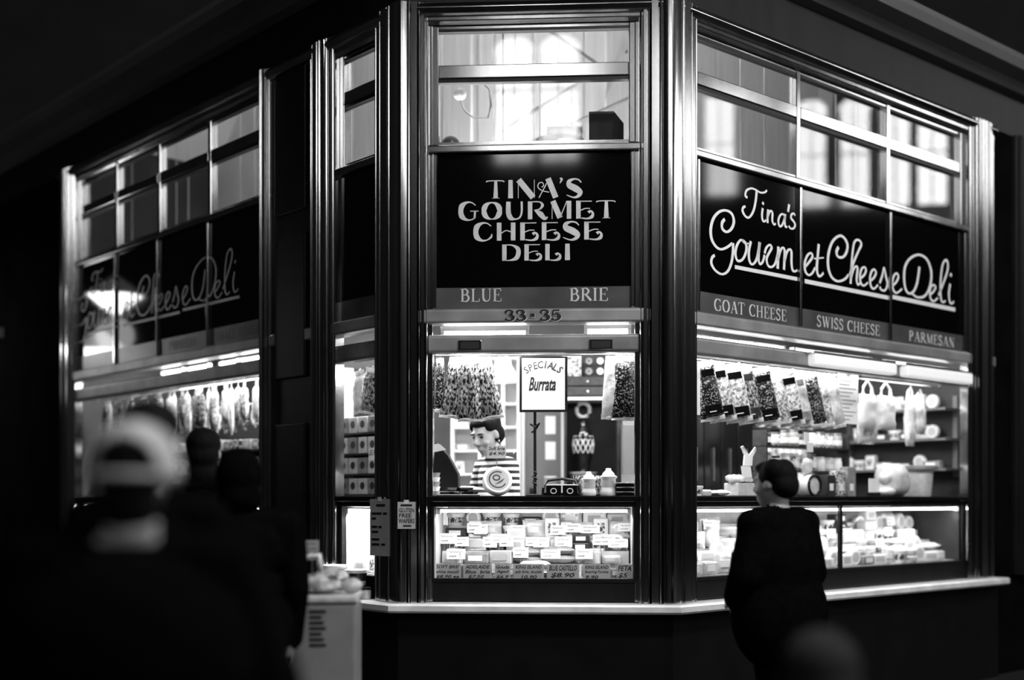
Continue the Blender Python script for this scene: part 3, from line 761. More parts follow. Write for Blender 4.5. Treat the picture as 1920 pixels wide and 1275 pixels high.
batten(FC, 0.30, 0.58, 0.09, 2.392, 'short glowing tube above the middle hatch near the script sign', 3.5 * P, tilt=0.25)
batten(FC, -0.75, 0.05, 1.25, 3.0, 'hidden ceiling tube over the middle aisle beside the cool room door', 20 * P, 46)
batten(FC, 0.15, 0.95, 1.25, 3.0, 'hidden ceiling tube over the middle aisle beside the dark doorway', 16 * P, 34)
for k, (a, b) in enumerate(((0.45, 1.45), (1.6, 2.6), (2.75, 3.55))):
    batten(FR, a, b, 0.55, 2.95, 'ceiling tube behind the script sign, %s from the corner post' % ORD[k], (30, 20, 9)[k] * P, (3, 1.5, 0.6)[k])
for k, (a, b) in enumerate(((-2.7, -1.7), (-3.8, -2.8), (-4.9, -3.9), (-0.95, -0.35))):
    batten(FL, a, b, 0.5, 2.95, 'ceiling tube behind the shaded sign, %s from the black door' % ORD[k] if k < 3 else 'ceiling tube behind the narrow hatch', (80, 34, 10, 26)[k] * P, (2.4, .9, .3, 8)[k])
for k, (a, b) in enumerate(((-2.08, -1.78), (-2.40, -2.12), (-2.90, -2.56), (-3.35, -2.98))):
    batten(FL, a, b, 0.075, 2.395, 'slim lit tube under the shaded sign, %s from the black door' % ORD[k], (5, 4, 3, 2)[k], tilt=.3, r_t=0.012, group='slim tubes under the shaded sign')
batten(FR, 0.28, 1.24, 0.075, 2.385, 'tube hidden behind the hatch rail next to the corner post', 9 * P, tilt=0.3, r_t=.008)
for k, (a, b, gl) in enumerate(((1.33, 2.30, 'soft'), (2.44, 3.36, 'lamp'))):
    r = thing('rail_glow_bar', 'long glowing bar of painted rail shine over the script sign hatch, %s from the corner' % ORD[k], 'lamp', at(FR, (a + b) / 2, -0.075, 2.315), 'glowing bars over the hatch')  # bars glow to paint in light reflected by the hatch rail
    box_obj('glow_bar', 'rail_shine', r, -(b - a) / 2, (b - a) / 2, -0.045, 0.03, -0.045, 0.035, 0.015)
    batten(FR, a, b - .04, 0.075, 2.385, 'added tube hidden behind the hatch rail above the %s glowing bar' % ORD[k], (8, 4)[k], tilt=0.3, r_t=.008)  # unseen tube added to front-light the hanging packets
    box_obj('housing', 'steel', r, -(b - a) / 2 - 0.01, (b - a) / 2 + 0.01, -0.03, 0.03, 0.036, 0.05)
# pendant lamps of the hall, and two high ones added for the signs
def pendant(x, y, z, label, power, sc=1.0):
    r = thing('pendant_lamp', label, 'lamp', wl(x, y, z), 'hall pendant lamps')
    MB().lathe([(0.04, 0.22), (0.06, 0.2), (0.2, 0.1), (0.30, 0.0), (0.295, 0.0), (0.19, 0.09), (0.05, 0.19)], 24).build('shade', 'shop_white', r, None, True)
    MB().lathe([(.03, -.2), (.1, -.15), (.27, 0), (.27, .01), (.1, .12)], 24).build('bowl', 'pendant_glow', r, None, True)
    MB().tube([(0, 0, 0.22), (0, 0, 12.6 - z)], 0.008, 6).build('cord', 'black_plastic', r)
    ld = bpy.data.lights.new('pendant_light', 'POINT'); ld.energy = power; ld.shadow_soft_size = 0.2
    lo = bpy.data.objects.new('pendant_light', ld); COL.objects.link(lo); lo.parent = r; lo.matrix_local = Matrix.Translation((0, 0, -0.42))
    return r
pendant(-6.05, 11.72, 3.56, 'low glowing bowl lamp hanging in the shaded aisle', 3)
pendant(-6.35, 12.02, 3.02, 'lowest glowing bowl lamp hanging in the shaded aisle', 2)
pendant(3.6, 3.0, 7.6, 'added high pendant lamp in the aisle lighting the script sign', 1000)  # unseen lamp added to brighten the script sign letters
pendant(2.3, 2.2, 8.2, 'added high pendant lamp in the aisle lighting the number board', 600)  # added out of view to brighten the number board lettering

# ================================================================== GOODS: prototypes
def park(o):
    o.matrix_world = Matrix.Translation((0, 0, -50)); return o
PROTO = {}
def proto_block(key, w, h, t, m, sticker='paper', bev=0.008):
    o = MB().box(-w / 2, w / 2, -t / 2, t / 2, 0, h).build('cheese_block', m, None, None, False, bev)
    if sticker:
        box_obj('label_sticker', sticker, o, -w * .3, w * .25, -t / 2 - .0015, -t / 2, h * .25, h * .75)
    PROTO[key] = (o, 'wrapped cheese block', 'cheese', w, h)
def proto_wedge(key, m, w=.1, h=.05):
    o = MB().prism_z([(-w / 2, -.01), (w / 2, -.045), (w / 2 + .005, .04)], 0, h).build('cheese_wedge', m, None, None, False, .004)
    MB().add([(-w * .35, -.0245, h * .25), (w * .3, -.0405, h * .25), (w * .3, -.0405, h * .78), (-w * .35, -.0245, h * .78)], [(0, 1, 2, 3)]).build('label_sticker', 'paper_dim', o)
    PROTO[key] = (o, 'cheese wedge', 'cheese', w, h)
def proto_wheel(key, m, r=.05, h=.04, up=False):
    if up:
        o = MB().lathe([(r - .006, -h / 2), (r, -h / 2 + .006), (r, h / 2 - .006), (r - .006, h / 2)], 24, (0, 0, r), 'y').build('round_cheese', m, None, None, True)
        MB().lathe([(r * .62, -h / 2 - .001), (r * .62, -h / 2)], 20, (0, 0, r), 'y').build('label_sticker', 'paper_dim', o)
        PROTO[key] = (o, 'upright round cheese', 'cheese', 2 * r, 2 * r)
    else:
        o = MB().lathe([(r - .006, 0), (r, .006), (r, h - .006), (r - .006, h)], 24).build('round_cheese', m, None, None, True)
        MB().lathe([(r + .0008, h * .3), (r + .0008, h * .7)], 24).build('paper_band', 'paper_dim', o)
        PROTO[key] = (o, 'flat round cheese', 'cheese', 2 * r, h)
def proto_tub(key, m, r=.045, h=.06):
    o = MB().lathe([(r * .8, 0), (r * .82, .004), (r * .97, h - .01), (r * .97, h)], 20).build('plastic_tub', m, None, None, True)
    MB().lathe([(r * 1.04, h - .009), (r * 1.06, h - .004), (r * 1.04, h + .003), (r * .9, h + .004)], 20).build('lid', 'plastic_white', o, None, True)
    MB().lathe([(r * .9, h * .25), (r * .945, h * .7)], 20).build('label_band', 'printed_box', o, None, True)
    PROTO[key] = (o, 'lidded plastic tub', 'tub', 2.2 * r, h)
def proto_pack(key, m, w=.11, h=.09, t=.035, seed=1):
    o = MB().pillow(w, h, t, crumple=.003, seed=seed).build('cheese_packet', m, None, None, True)
    box_obj('label_sticker', 'paper', o, -w * .28, w * .22, -t / 2 - .004, -t / 2 + .004, h * .3, h * .62)
    PROTO[key] = (o, 'upright vacuum packet', 'packet', w, h)
def proto_slab(key, m, w=.15, h=.035, seed=1):
    mb = MB().pillow(w, .078, h, crumple=.003, seed=seed).moved(Matrix.Translation((0, .036, h / 2 + .003)) @ Matrix.Rotation(-math.pi / 2, 4, 'X') @ Matrix.Scale(-1, 4, (0, 0, 1)) @ Matrix.Translation((0, 0, 0)))
    o = mb.build('cheese_packet', m, None, None, True)
    box_obj('label_sticker', 'paper', o, -w * .2, w * .25, -.02, .02, h * .96, h * 1.02)
    PROTO[key] = (o, 'flat cheese packet', 'packet', w, h)
proto_block('bw', .11, .065, .06, 'wrap_white', 'paper_dim'); proto_block('bp', .10, .055, .06, 'wrap_pale'); proto_block('bm', .12, .05, .06, 'wrap_mid'); proto_block('bd', .10, .045, .06, 'wrap_dark')
proto_block('tall', .07, .095, .05, 'wrap_white', 'printed_box')
proto_wedge('ww', 'wrap_white'); proto_wedge('wp', 'wrap_pale', .11, .06); proto_wedge('wm', 'wrap_mid', .12, .055)
proto_wheel('rw', 'wrap_white'); proto_wheel('rp', 'wrap_pale', .055, .05); proto_wheel('rwu', 'wrap_white', .045, .035, True); proto_wheel('rm', 'wrap_mid', .045, .04)
proto_tub('tw', 'plastic_white'); proto_tub('tc', 'plastic_clear', .05, .055)
proto_pack('pw', 'film', seed=3); proto_pack('ph', 'herb_pack', seed=4); proto_pack('pm', 'wrap_mid', .10, .07, .03, 5)
proto_slab('sw', 'wrap_white', seed=6); proto_slab('sm', 'wrap_mid', .16, .04, 7)
PTONE = {'bw': 'white', 'bp': 'pale', 'bm': 'grey', 'bd': 'black', 'tall': 'tall white', 'ww': 'white', 'wp': 'pale', 'wm': 'grey', 'rw': 'white', 'rp': 'pale', 'rwu': 'white',
         'rm': 'grey', 'tw': 'white', 'tc': 'clear', 'pw': 'glossy white', 'ph': 'speckled', 'pm': 'grey', 'sw': 'white', 'sm': 'grey'}
for k in PROTO:
    park(PROTO[k][0])
def put(key, mw, label, group):
    o, _, cat, _, _ = PROTO[key]
    c = dup(o, mw, label, group)
    c['category'] = cat
    return c
CARD = {}
def price_card(F, s, d, z, w, h, lines, label, group='price cards', m='paper', tilt=-0.15, stick=0.0, rz=0.0, ink='ink', cat='price card'):
    """small paper ticket with handwriting, leaning back a little, optionally on a stick"""
    r = thing('price_card', label, cat, at(F, s, d, z, rz), group)
    c = box_obj('card', m, r, -w / 2, w / 2, -.001, .001, 0, h)
    c.matrix_local = Matrix.Translation((0, 0, stick)) @ Matrix.Rotation(tilt, 4, 'X')
    if lines:
        mb = MB(); n = len(lines)
        for i, t in enumerate(lines):
            zt = h * (0.92 - i * 0.84 / n)
            if t[:1] == '~':
                ln = w * (.7 if len(t) > 1 else .4); zz = zt - h * .2
                mb.ribbon([(-w * .38 + ln * q / 12, zz + h * .09 * math.sin(q * 2.3 + i) * (1 if q % 3 else .4)) for q in range(13)], h * .045, -.0016, 3)
                continue
            lw = min(w * .86, h * .30 / n * 2.0 * len(t) * .9)
            x0 = -w * .43 + (RNG.uniform(0, w * .86 - lw) if len(t) < 7 else 0)
            put_text(mb, t, x0, x0 + lw, zt - h * .84 / n * .72, zt, -.0016, .25)
        mb.build('handwriting', ink, c)
    if stick:
        MB().tube([(0, .002, 0), (0, .002, stick + h * .4)], .002, 5).build('stick', 'steel', r)
    return r

# ------------------------------------------------------------------ display cases
def display_case(F, s0, s1, bars, label, power, dmax=.56, end='shop_white'):
    r = thing('display_case', label, 'display case', F)
    xs = [s0] + bars + [s1]
    for a, b in zip(xs[:-1], xs[1:]):
        box_obj('front_glass', 'case_glass', r, a + .015, b - .015, -.012, -.006, .926, 1.352)
    for x in xs:
        box_obj('upright', 'black_plastic', r, x - .015, x + .015, -.02, .0, .925, 1.382)
    box_obj('top_rail', 'black_plastic', r, s0, s1, -.02, .0, 1.352, 1.382)
    box_obj('bottom_rail', 'black_plastic', r, s0, s1, -.02, .012, .905, .926)
    box_obj('back_panel', 'step_grey', r, s0 + .05, s1 - .05, dmax + .012, dmax + .027, .80, 1.382)
    box_obj('deck', 'steel', r, s0 + .05, s1 - .05, .045, dmax + .012, .80, .905)
    for x in (s0 + .012, s1 - .022):
        box_obj('end_panel', end, r, x, x + .01, .012, .40, .926, 1.378)
    for k in range(5):
        box_obj('step', 'step_grey', r, s0 + .01 + .012 * k, s1 - .01 - .012 * k, .05 + k * .1, .05 + (k + 1) * .1 if k < 4 else dmax, .906, .93 + .075 * k)
    L = s1 - s0
    batten(F, s0 + .03, s1 - .03, .022, 1.325, 'glowing tube inside the top of the ' + label, power, tilt=0.45, r_t=0.007, group='display case tubes')
    return r
display_case(FC, -.605, .605, [], 'corner display case under the middle hatch', 3.3 * P)
display_case(FR, .225, 3.40, [1.76], 'long display case under the script sign', 9.5 * P, end='core_dark')
display_case(FL, -4.79, -1.62, [-3.2], 'display case under the shaded sign', 3 * P)
display_case(FL, -.66, -.26, [], 'narrow display case beside the black door', 9 * P)
def fill_rows(F, s0, s1, rows, keys, where, counted, group, seed, up_scale=1.0):
    rg = random.Random(seed)
    for k in rows:
        x = s0 + .01 + rg.uniform(0, .02); i = 0
        while True:
            key = rg.choice(keys[k] if isinstance(keys, dict) else keys)
            w, h = PROTO[key][3], PROTO[key][4]
            sc = rg.uniform(1.05, 1.35) * up_scale
            if x + w * sc > s1: break
            rot = rg.uniform(-.18, .18)
            half = w * sc / 2
            put(key, at(F, x + half, .05 + k * .1 + .047 + rg.uniform(-.004, .008), .931 + .075 * k, rot if key not in ('sw', 'sm') else 0, sc=sc),
                '%s %s, %s %s, %s step, %s' % (PTONE[key], PROTO[key][1], ORD[min(i, 39)], counted, ORD[k], where), group)
            # many wrapped cheeses are stacked two high
            if key in ('bw', 'bp', 'bm', 'bd', 'sw', 'sm', 'rw', 'rp') and rg.random() < .35 and k < 4:
                put(key, at(F, x + half + rg.uniform(-.006, .006), .05 + k * .1 + .047, .931 + .075 * k + h * sc + .001, rot * .5, sc=sc * .97),
                    '%s %s stacked over the %s %s, %s step, %s' % (PTONE[key], PROTO[key][1], ORD[min(i, 39)], counted, ORD[k], where), group)
            x += w * sc + rg.uniform(.001, .008); i += 1
KC = {0: ['sw', 'sm', 'bm', 'sw', 'wm', 'bm', 'rp'], 1: ['bm', 'wp', 'ph', 'sm', 'bw', 'bd', 'rp'], 2: ['bw', 'ww', 'rwu', 'ph', 'tw', 'bd', 'wp'], 3: ['tall', 'bw', 'pw', 'rwu', 'tw', 'bd', 'ww'], 4: ['tall', 'pw', 'bd', 'tw', 'rwu', 'bw']}
fill_rows(FC, -.585, .585, range(5), KC, 'corner case', 'from the notice post', 'cheeses in the corner case', 11)
KR = ['bw', 'tall', 'pw', 'tw', 'ww', 'rw', 'sw', 'bm', 'rwu', 'bd', 'bp']
fill_rows(FR, .245, 3.38, (0, 1, 2, 3), KR, 'long case', 'from the corner post', 'cheeses in the long case', 12, 1.12)
fill_rows(FL, -3.2, -1.64, (0, 2), KR, 'shaded case', 'from the far end', 'cheeses in the shaded case', 13, 1.2)
fill_rows(FL, -.64, -.28, (0, 2), ['tall', 'tw', 'bw'], 'narrow case', 'from the black door', 'cheeses in the narrow case', 14)
FRONT = [(-.515, .17, ['SOFT BRIE', 'white mould', '$8.90 ea'], 'grey'), (-.335, .18, ['ADELAIDE', 'Blue  brie', '$7.50'], 'grey'), (-.185, .10, ['Gouda', 'Aged', '$6.9'], 'small'),
         (-.03, .19, ['KING ISLAND', 'ash brie, double', '10.90'], 'grey'), (.175, .20, ['BLUE CASTELLO', '$8.90'], 'grey'), (.375, .17, ['KING ISLAND', 'Roaring Forties', '9.90'], 'grey'), (.54, .10, ['FETA', '$5'], 'small')]
NAMES6 = ['first', 'second', 'third', 'fourth', 'fifth', 'sixth', 'seventh']
for k, (x, w, tx, _) in enumerate(FRONT):
    price_card(FC, x, .036, .907, w - .008, .105, tx, 'grey handwritten price card fronting the corner case, %s from the notice post' % NAMES6[k], 'front row price cards', 'paper_dim', 0.0)
rg = random.Random(5)
for k in range(22):
    s = -.54 + k * .052 + rg.uniform(-.015, .015); row = rg.choice((1, 2, 2, 3, 3))
    price_card(FC, s, .05 + row * .1 - .012, .931 + .075 * row, rg.uniform(.08, .12), rg.uniform(.05, .065), ['~~', '~'],
               'small white price ticket on a pin, %s from the notice post, corner case' % ORD[k], 'pinned tickets in the corner case', 'paper', -.1, rg.uniform(.02, .05), ink='ink_faint')
for k in range(12):
    s = .34 + k * .24 + rg.uniform(-.03, .03); row = rg.choice((1, 2, 3))
    price_card(FR, s, .05 + row * .1 - .012, .931 + .075 * row, .11, .065, ['~~', '~'],
               'white price ticket on a pin, %s from the corner post, long case' % ORD[k], 'pinned tickets in the long case', 'paper', -.1, .04, ink='ink_faint')

# ------------------------------------------------------------------ middle hatch: things on the counter
CT = 1.417
def jar_candle(s, d, label, sc=1.0):
    r = thing('ceramic_jar', label, 'jar', at(FC, s, d, CT, sc=sc), 'white jars on the counter')
    MB().lathe([(.044, 0), (.048, .006), (.048, .03), (.042, .04), (.042, .095), (.050, .105), (.05, .112), (.034, .122)], 24).build('body', 'plastic_white', r, None, True)
    MB().lathe([(.036, .122), (.034, .130), (.018, .146), (.016, .148), (.016, .156), (.012, .16)], 20).build('lid', 'plastic_white', r, None, True)
    MB().lathe([(.0428, .05), (.0428, .088)], 24).build('label_band', 'paper_dim', r, None, True)
jar_candle(.328, .2, 'shorter white lidded jar on the counter beside the black boxes', .92)
jar_candle(.447, .2, 'taller white lidded jar on the counter between jar and black trays', 1.05)
for k, x in enumerate((.115, .215)):
    r = thing('gift_box', 'small black box with a pale ring print, %s' % ('nearer the shopkeeper' if k == 0 else 'touching the white jar'), 'box', at(FC, x, .2, CT), 'black gift boxes')
    box_obj('body', 'black_gloss', r, -.045, .045, -.03, .03, 0, .062, .003)
    MB().ribbon(arc(0, .03, .017, .015, 0, 360, 16), .005, -.0312).build('ring_print', 'paper', r)
    box_obj('pale_lid', 'paper', r, -.046, .046, -.031, .031, .062, .07, .002)
r = thing('wire_handle_basket', 'black wire arch of a small basket behind the black boxes', 'basket', at(FC, .16, .27, CT))
MB().tube([(-.115, 0, 0), (-.11, 0, .05), (-.08, 0, .095), (0, 0, .105), (.08, 0, .095), (.11, 0, .05), (.115, 0, 0)], .009).build('handle', 'black_plastic', r, None, True)
box_obj('tray', 'black_plastic', r, -.115, .115, -.03, .05, 0, .02, .004)
r = thing('herb_tray', 'clear pack of leaves standing behind the white jars', 'packet', at(FC, .33, .36, CT))
MB().pillow(.2, .125, .05, crumple=.006, seed=9).build('bag', 'herb_pack', r, None, True)
for k in range(3):
    r = thing('black_tray', 'flat black lidded tray in the stack by the script sign post, %s' % ('bottom one', 'middle one', 'top one')[k], 'tray', at(FC, .56, .2, CT + k * .027), 'stacked black trays')
    box_obj('tray', 'black_gloss', r, -.068, .068, -.05, .05, 0, .02, .004)
    box_obj('lid', 'steel', r, -.066, .066, -.048, .048, .0205, .0255, .002)
price_card(FC, .575, .19, CT + .0815, .10, .05, ['', ''], 'blank white ticket standing on the stacked black trays', m='paper', tilt=-.1)
for k, (x, z, n) in enumerate(((-.545, 0, 0), (-.50, .026, 1), (-.40, .0, 2), (-.43, .026, 3))):
    r = thing('black_punnet', 'low black punnet by the notice post, %s' % ('front', 'upper of the two nearest', 'nearer the shopkeeper', 'upper one nearer the shopkeeper')[k], 'punnet', at(FC, x, .2 + .01 * k, CT + z + .001), 'black punnets on the counter')
    MB().lathe([(.036, 0), (.045, .022), (.046, .024)], 6).moved(Matrix.Scale(1.2, 4, (1, 0, 0))).build('tray', 'black_gloss', r)
    MB().lathe([(.040, .0205), (.038, .0245)], 6).moved(Matrix.Scale(1.2, 4, (1, 0, 0))).build('filling', 'herb_dark', r)
for k in range(5):
    r = thing('small_tub', 'small pale tub stacked against the notice post, %s from the bottom' % ORD[k], 'tub', at(FC, -.600, .13, CT + .001 + k * .028), 'small pale tubs')
    MB().lathe([(.024, 0), (.029, .022), (.031, .023), (.031, .027)], 16).build('body', 'plastic_white' if k % 2 else 'wrap_mid', r, None, True)
r = thing('steel_tray', 'pale tray lying on the counter in front of the shopkeeper', 'tray', at(FC, -.45, .10, CT))
box_obj('base', 'steel', r, -.13, .13, -.05, .05, 0, .006); box_obj('paper_liner', 'paper', r, -.12, .12, -.045, .045, .0065, .009)
# round cheese leaning on the glass with a printed disc
r = thing('round_cheese', 'large round white cheese with a printed disc leaning in front of the shopkeeper', 'cheese', at(FC, -.222, .17, CT + .006, .2, -.38))
MB().lathe([(.083, -.025), (.09, -.018), (.09, .02), (.083, .027)], 36, (0, 0, .09), 'y').build('rind', 'wrap_white', r, None, True)
dk = MB().lathe([(.070, -.0265), (.070, -.025)], 32, (0, 0, .09), 'y').build('disc_label', 'paper_dim', r)
mb = MB().ribbon(arc(0, .09, .052, .052, 60, 330, 18), .008, -.0275).ribbon(arc(-.008, .102, .02, .016, 0, 360, 12), .009, -.0275)
for q in range(4):
    mb.ribbon([(-.02 + q * .012, .055 + q * .004), (.022 + q * .006, .085 + q * .004)], .003, -.0275, smooth=False)
mb.build('print', 'ink', dk)
price_card(FC, -.24, .30, 1.44, .115, .078, ['Soft brie', '$4.90'], 'white price card on a tall pin in front of the shopkeeper', 'price cards', 'paper_dim', 0.0, .21)
# dark sloping scale hood by the notice post
r = thing('weighing_scale', 'dark weighing scale with a sloping hood beside the notice post', 'scale', at(FC, -.575, .45, CT))
MB().prism_y([(-.10, 0), (.09, 0), (.085, .14), (.02, .26), (-.06, .34), (-.10, .30)], -.05, .08).build('hood', 'black_plastic', r, None, False, .008)
MB().prism_y([(-.085, .325), (-.03, .325), (.01, .29), (-.06, .275)], -.056, -.05).build('display', 'paper', r)
box_obj('pan', 'steel', r, -.1, .09, -.12, -.06, .015, .03, .005)

# ------------------------------------------------------------------ hanging things in the middle hatch
def hanging_bag(F, s, d, ztop, w, h, m, label, group, seed=1, roll=0.0, rz=0.0, t=.06, header='film', block=None, cat='packet'):
    r = thing('hanging_packet', label, cat, at(F, s, d, ztop, rz, 0, roll), group)
    MB().pillow(w, h, t, crumple=.005, seed=seed, taper=.25).moved(Matrix.Translation((0, 0, -h - .03))).build('bag', m, r, None, True)
    MB().pillow(w * .72, .055, .012, 6, 3, .004, seed + 5).moved(Matrix.Translation((0, 0, -.055))).build('header', header, r, None, True)
    MB().tube([(0, 0, -.02), (0, .004, .004), (0, .012, .010), (0, .018, .0)], .0022, 5).build('hook', 'steel', r)
    MB().pillow(w * 1.02, .03, .014, 6, 2, .006, seed + 9).moved(Matrix.Translation((0, 0, -h - .045))).build('bottom_seal', 'film', r, None, True)
    if block:
        box_obj('window_label', block, r, -w * .33, w * .33, -t / 2 - .006, -t / 2 + .012, -h - .01, -h + .055, .004)
        box_obj('top_label', block, r, -w * .26, w * .26, -t / 2 - .001, -t / 2 + .018, -.10, -.055, .004)
        box_obj('print_bar', 'paper', r, -w * .18, w * .1, -t / 2 - .0075, -t / 2 - .006, -h + .008, -h + .014)
    return r
def rail(F, s0, s1, d, z, label):
    r = thing('hanging_rail', label, 'rail', at(F, (s0 + s1) / 2, d, z), 'hanging rails')
    L = s1 - s0
    MB().tube([(-L / 2, 0, 0), (L / 2, 0, 0)], .006, 8).build('bar', 'steel', r, None, True)
    for x in (-L / 2 + .03, L / 2 - .03):
        MB().tube([(x, 0, 0), (x, 0, .06)], .004, 6).build('hanger', 'steel', r)
rail(FC, -.60, .60, .15, 2.268, 'steel rail of hanging packets across the middle hatch')
G1 = 'packets hanging in the middle hatch'
hanging_bag(FC, -.575, .16, 2.26, .07, .29, 'herb_dark', 'narrow dark hanging packet tight against the notice post', G1, 21)
hanging_bag(FC, -.465, .15, 2.26, .14, .33, 'herb_pack', 'long hanging herb packet, second from the notice post, flaring to the foot', G1, 22, .12)
hanging_bag(FC, -.395, .13, 2.26, .15, .35, 'herb_pack', 'widest speckled herb packet in the front of the hanging bunch', G1, 23, -.02)
hanging_bag(FC, -.315, .15, 2.26, .14, .34, 'herb_pack', 'speckled herb packet at the lamp side of the hanging bunch', G1, 24, -.16)
hanging_bag(FC, .475, .15, 2.26, .13, .34, 'film', 'pale crinkled hanging packet beside the dark herb packet', G1, 25, .02)
hanging_bag(FC, .545, .13, 2.26, .16, .345, 'herb_dark', 'wide dark herb packet hanging against the script sign post', G1, 26)
# SPECIALS board
r = thing('specials_board', 'white specials board with curved heading hanging in the middle hatch', 'sign', at(FC, .052, .21, 1.942, 0, -.05))
box_obj('frame', 'black_plastic', r, -.146, .146, .001, .014, -.014, .325)
box_obj('sheet', 'paper', r, -.131, .131, -.001, .001, .0, .315)
mb = MB()
for k, ch in enumerate('SPECIALS'):
    a = math.radians(126 - k * 10.2)
    vs, fs = text_geo(ch, .1)
    xs = [v[0] for v in vs]; mid = (min(xs) + max(xs)) / 2
    rot = Matrix.Translation((-.002, 0, .10)) @ Matrix.Rotation(-(a - math.pi / 2), 4, 'Y') @ Matrix.Translation((0, 0, .155))
    mb.add([tuple(rot @ Vector(((v[0] - mid) * .052, -.0022, v[1] * .062))) for v in vs], fs)
mb.build('heading', 'ink_faint', r)
put_text(MB(), 'Burrata', -.09, .075, .115, .20, -.0022, .35).build('handwriting', 'ink', r)
r = thing('sign_pole', 'thin black pole with a scroll foot under the specials board', 'pole', at(FC, -.001, .25, CT))
MB().tube([(0, 0, 0), (0, 0, .53)], .009, 8).build('pole', 'black_plastic', r, None, True)
MB().tube([(.014 * math.sin(t * 2.2), -.012, .06 + .012 * t + .0) for t in [k * .5 for k in range(16)]], .006, 6).build('scroll', 'black_plastic', r, None, True)
MB().tube([(-.028, 0, .44), (0, -.012, .42), (.026, 0, .445), (0, .012, .40), (-.02, 0, .39)], .007, 6).build('bracket', 'black_plastic', r, None, True)
MB().lathe([(.06, 0), (.06, .006), (.014, .012)], 16).build('foot', 'black_plastic', r, None, True)
# pendant shade inside the shop
r = thing('shop_pendant', 'white bell-shaped pendant lamp hanging behind the specials board', 'lamp', at(FC, -.262, 1.2, 2.2))
MB().lathe([(.03, .19), (.055, .17), (.06, .12), (.10, .05), (.115, .0), (.108, .0), (.05, .11), (.03, .17)], 28).build('shade', 'plastic_white', r, None, True)
MB().ell((0, 0, .04), (.04, .04, .05)).build('bulb', 'lamp_glow', r, None, True)
MB().tube([(0, 0, .19), (0, 0, 3.3)], .005, 6).build('cord', 'black_plastic', r)

# ------------------------------------------------------------------ behind the shopkeeper
r = thing('cool_room_door', 'pale cool room door with paper notices behind the specials pole', 'door', at(FC, -.03, 2.39, .285))
box_obj('leaf', 'shop_grey', r, -.14, .14, -.03, 0, 0, 1.90, .006)
box_obj('frame', 'shop_white', r, -.165, -.142, -.04, 0, 0, 1.93); box_obj('frame', 'shop_white', r, .142, .165, -.04, 0, 0, 1.93)
box_obj('notice', 'paper', r, .02, .10, -.033, -.031, 1.62, 1.76); box_obj('notice', 'paper', r, .02, .10, -.033, -.031, 1.42, 1.56)
box_obj('vent', 'steel', r, .01, .11, -.036, -.031, 1.20, 1.29, .003); box_obj('handle', 'black_plastic', r, -.10, -.07, -.07, -.03, 1.0, 1.2, .005)
r = thing('dark_cupboard', 'tall open black cupboard behind the white jars', 'cupboard', at(FC, .34, 2.39, .285))
box_obj('back', 'black_plastic', r, -.20, .22, -.02, 0, 0, 1.86)
for x in (-.20, .20):
    box_obj('side', 'wrap_dark', r, x, x + .02, -.35, -.02, 0, 1.86)
box_obj('shelf', 'wrap_dark', r, -.18, .20, -.35, -.02, 1.24, 1.26); box_obj('top_board', 'shop_white', r, -.20, .22, -.36, 0, 1.86, 1.88)
r = thing('lattice_flagon', 'dark flagon with woven pale lattice and ring top in the black cupboard', 'jug', at(FC, .285, 2.16, 1.546))
MB().lathe([(.06, 0), (.075, .01), (.05, .07), (.06, .14), (.078, .22), (.08, .32), (.06, .37), (.03, .41), (.022, .45), (.03, .47)], 24).build('body', 'black_gloss', r, None, True)
lat = MB()
for k in range(12):
    for sg in (-1, 1):
        pts = [((.082 - .004 * abs(q - 2)) * math.cos(k * math.pi / 6 + sg * q * .22), (.082 - .004 * abs(q - 2)) * math.sin(k * math.pi / 6 + sg * q * .22), .20 + q * .033) for q in range(5)]
        lat.tube(pts, .004, 4)
lat.build('lattice', 'wrap_pale', r)
MB().tube([(.05 * math.cos(a), 0, .53 + .055 * math.sin(a)) for a in [k * math.pi / 8 for k in range(17)]], .016, 8).build('ring_handle', 'wrap_pale', r, None, True)
MB().lathe([(.09, .0), (.11, .05), (.105, .055)], 16).build('saucer', 'wrap_mid', r, None, True)
r = thing('wall_cabinet', 'dark wall cabinet with two grey drawers above the black cupboard', 'cabinet', at(FC, .31, 2.39, 2.17))
box_obj('body', 'black_plastic', r, -.21, .23, -.30, 0, 0, .16, .004)
for z in (.012, .086):
    d = box_obj('drawer', 'wrap_dark', r, -.20, .22, -.315, -.30, z, z + .062, .004)
    MB().ell((.01, -.32, z + .03), (.009, .009, .009), 8, 6).build('knob', 'steel', d)
G = 'round tins on the wall cabinet'
for k in range(3):
    for j in range(2):
        r = thing('round_tin', 'round-faced tin on the wall cabinet, %s up, %s column' % (ORD[k], ('first', 'second')[j]), 'tin', at(FC, .33 + j * .085, 2.14, 2.331 + k * .078), G)
        MB().lathe([(.034, -.03), (.036, -.025), (.036, .03)], 20, (0, 0, .037), 'y').build('tin', 'wrap_dark', r, None, True)
        MB().lathe([(.024, -.0315), (.024, -.03)], 20, (0, 0, .037), 'y').build('face', 'paper' if j else 'wrap_mid', r)
        MB().lathe([(.009, -.033), (.009, -.0315)], 12, (0, 0, .037), 'y').build('dot', 'ink', r)
r = thing('herb_carton', 'speckled carton standing beside the round tins', 'carton', at(FC, .20, 2.16, 2.331))
box_obj('box', 'printed_box', r, -.07, .07, -.05, .05, 0, .21, .004); box_obj('flap', 'paper', r, -.068, .068, -.051, .051, .21, .215)
r = thing('fridge', 'plain grey upright fridge at the script sign end of the hatch', 'fridge', at(FC, .70, 1.75, .285))
box_obj('body', 'shop_grey', r, -.13, .20, -.02, .45, 0, 1.68, .01); box_obj('door', 'shop_grey', r, -.125, .195, -.045, -.021, .05, 1.66, .01)
box_obj('handle', 'black_plastic', r, .155, .175, -.07, -.045, 1.15, 1.45, .004)
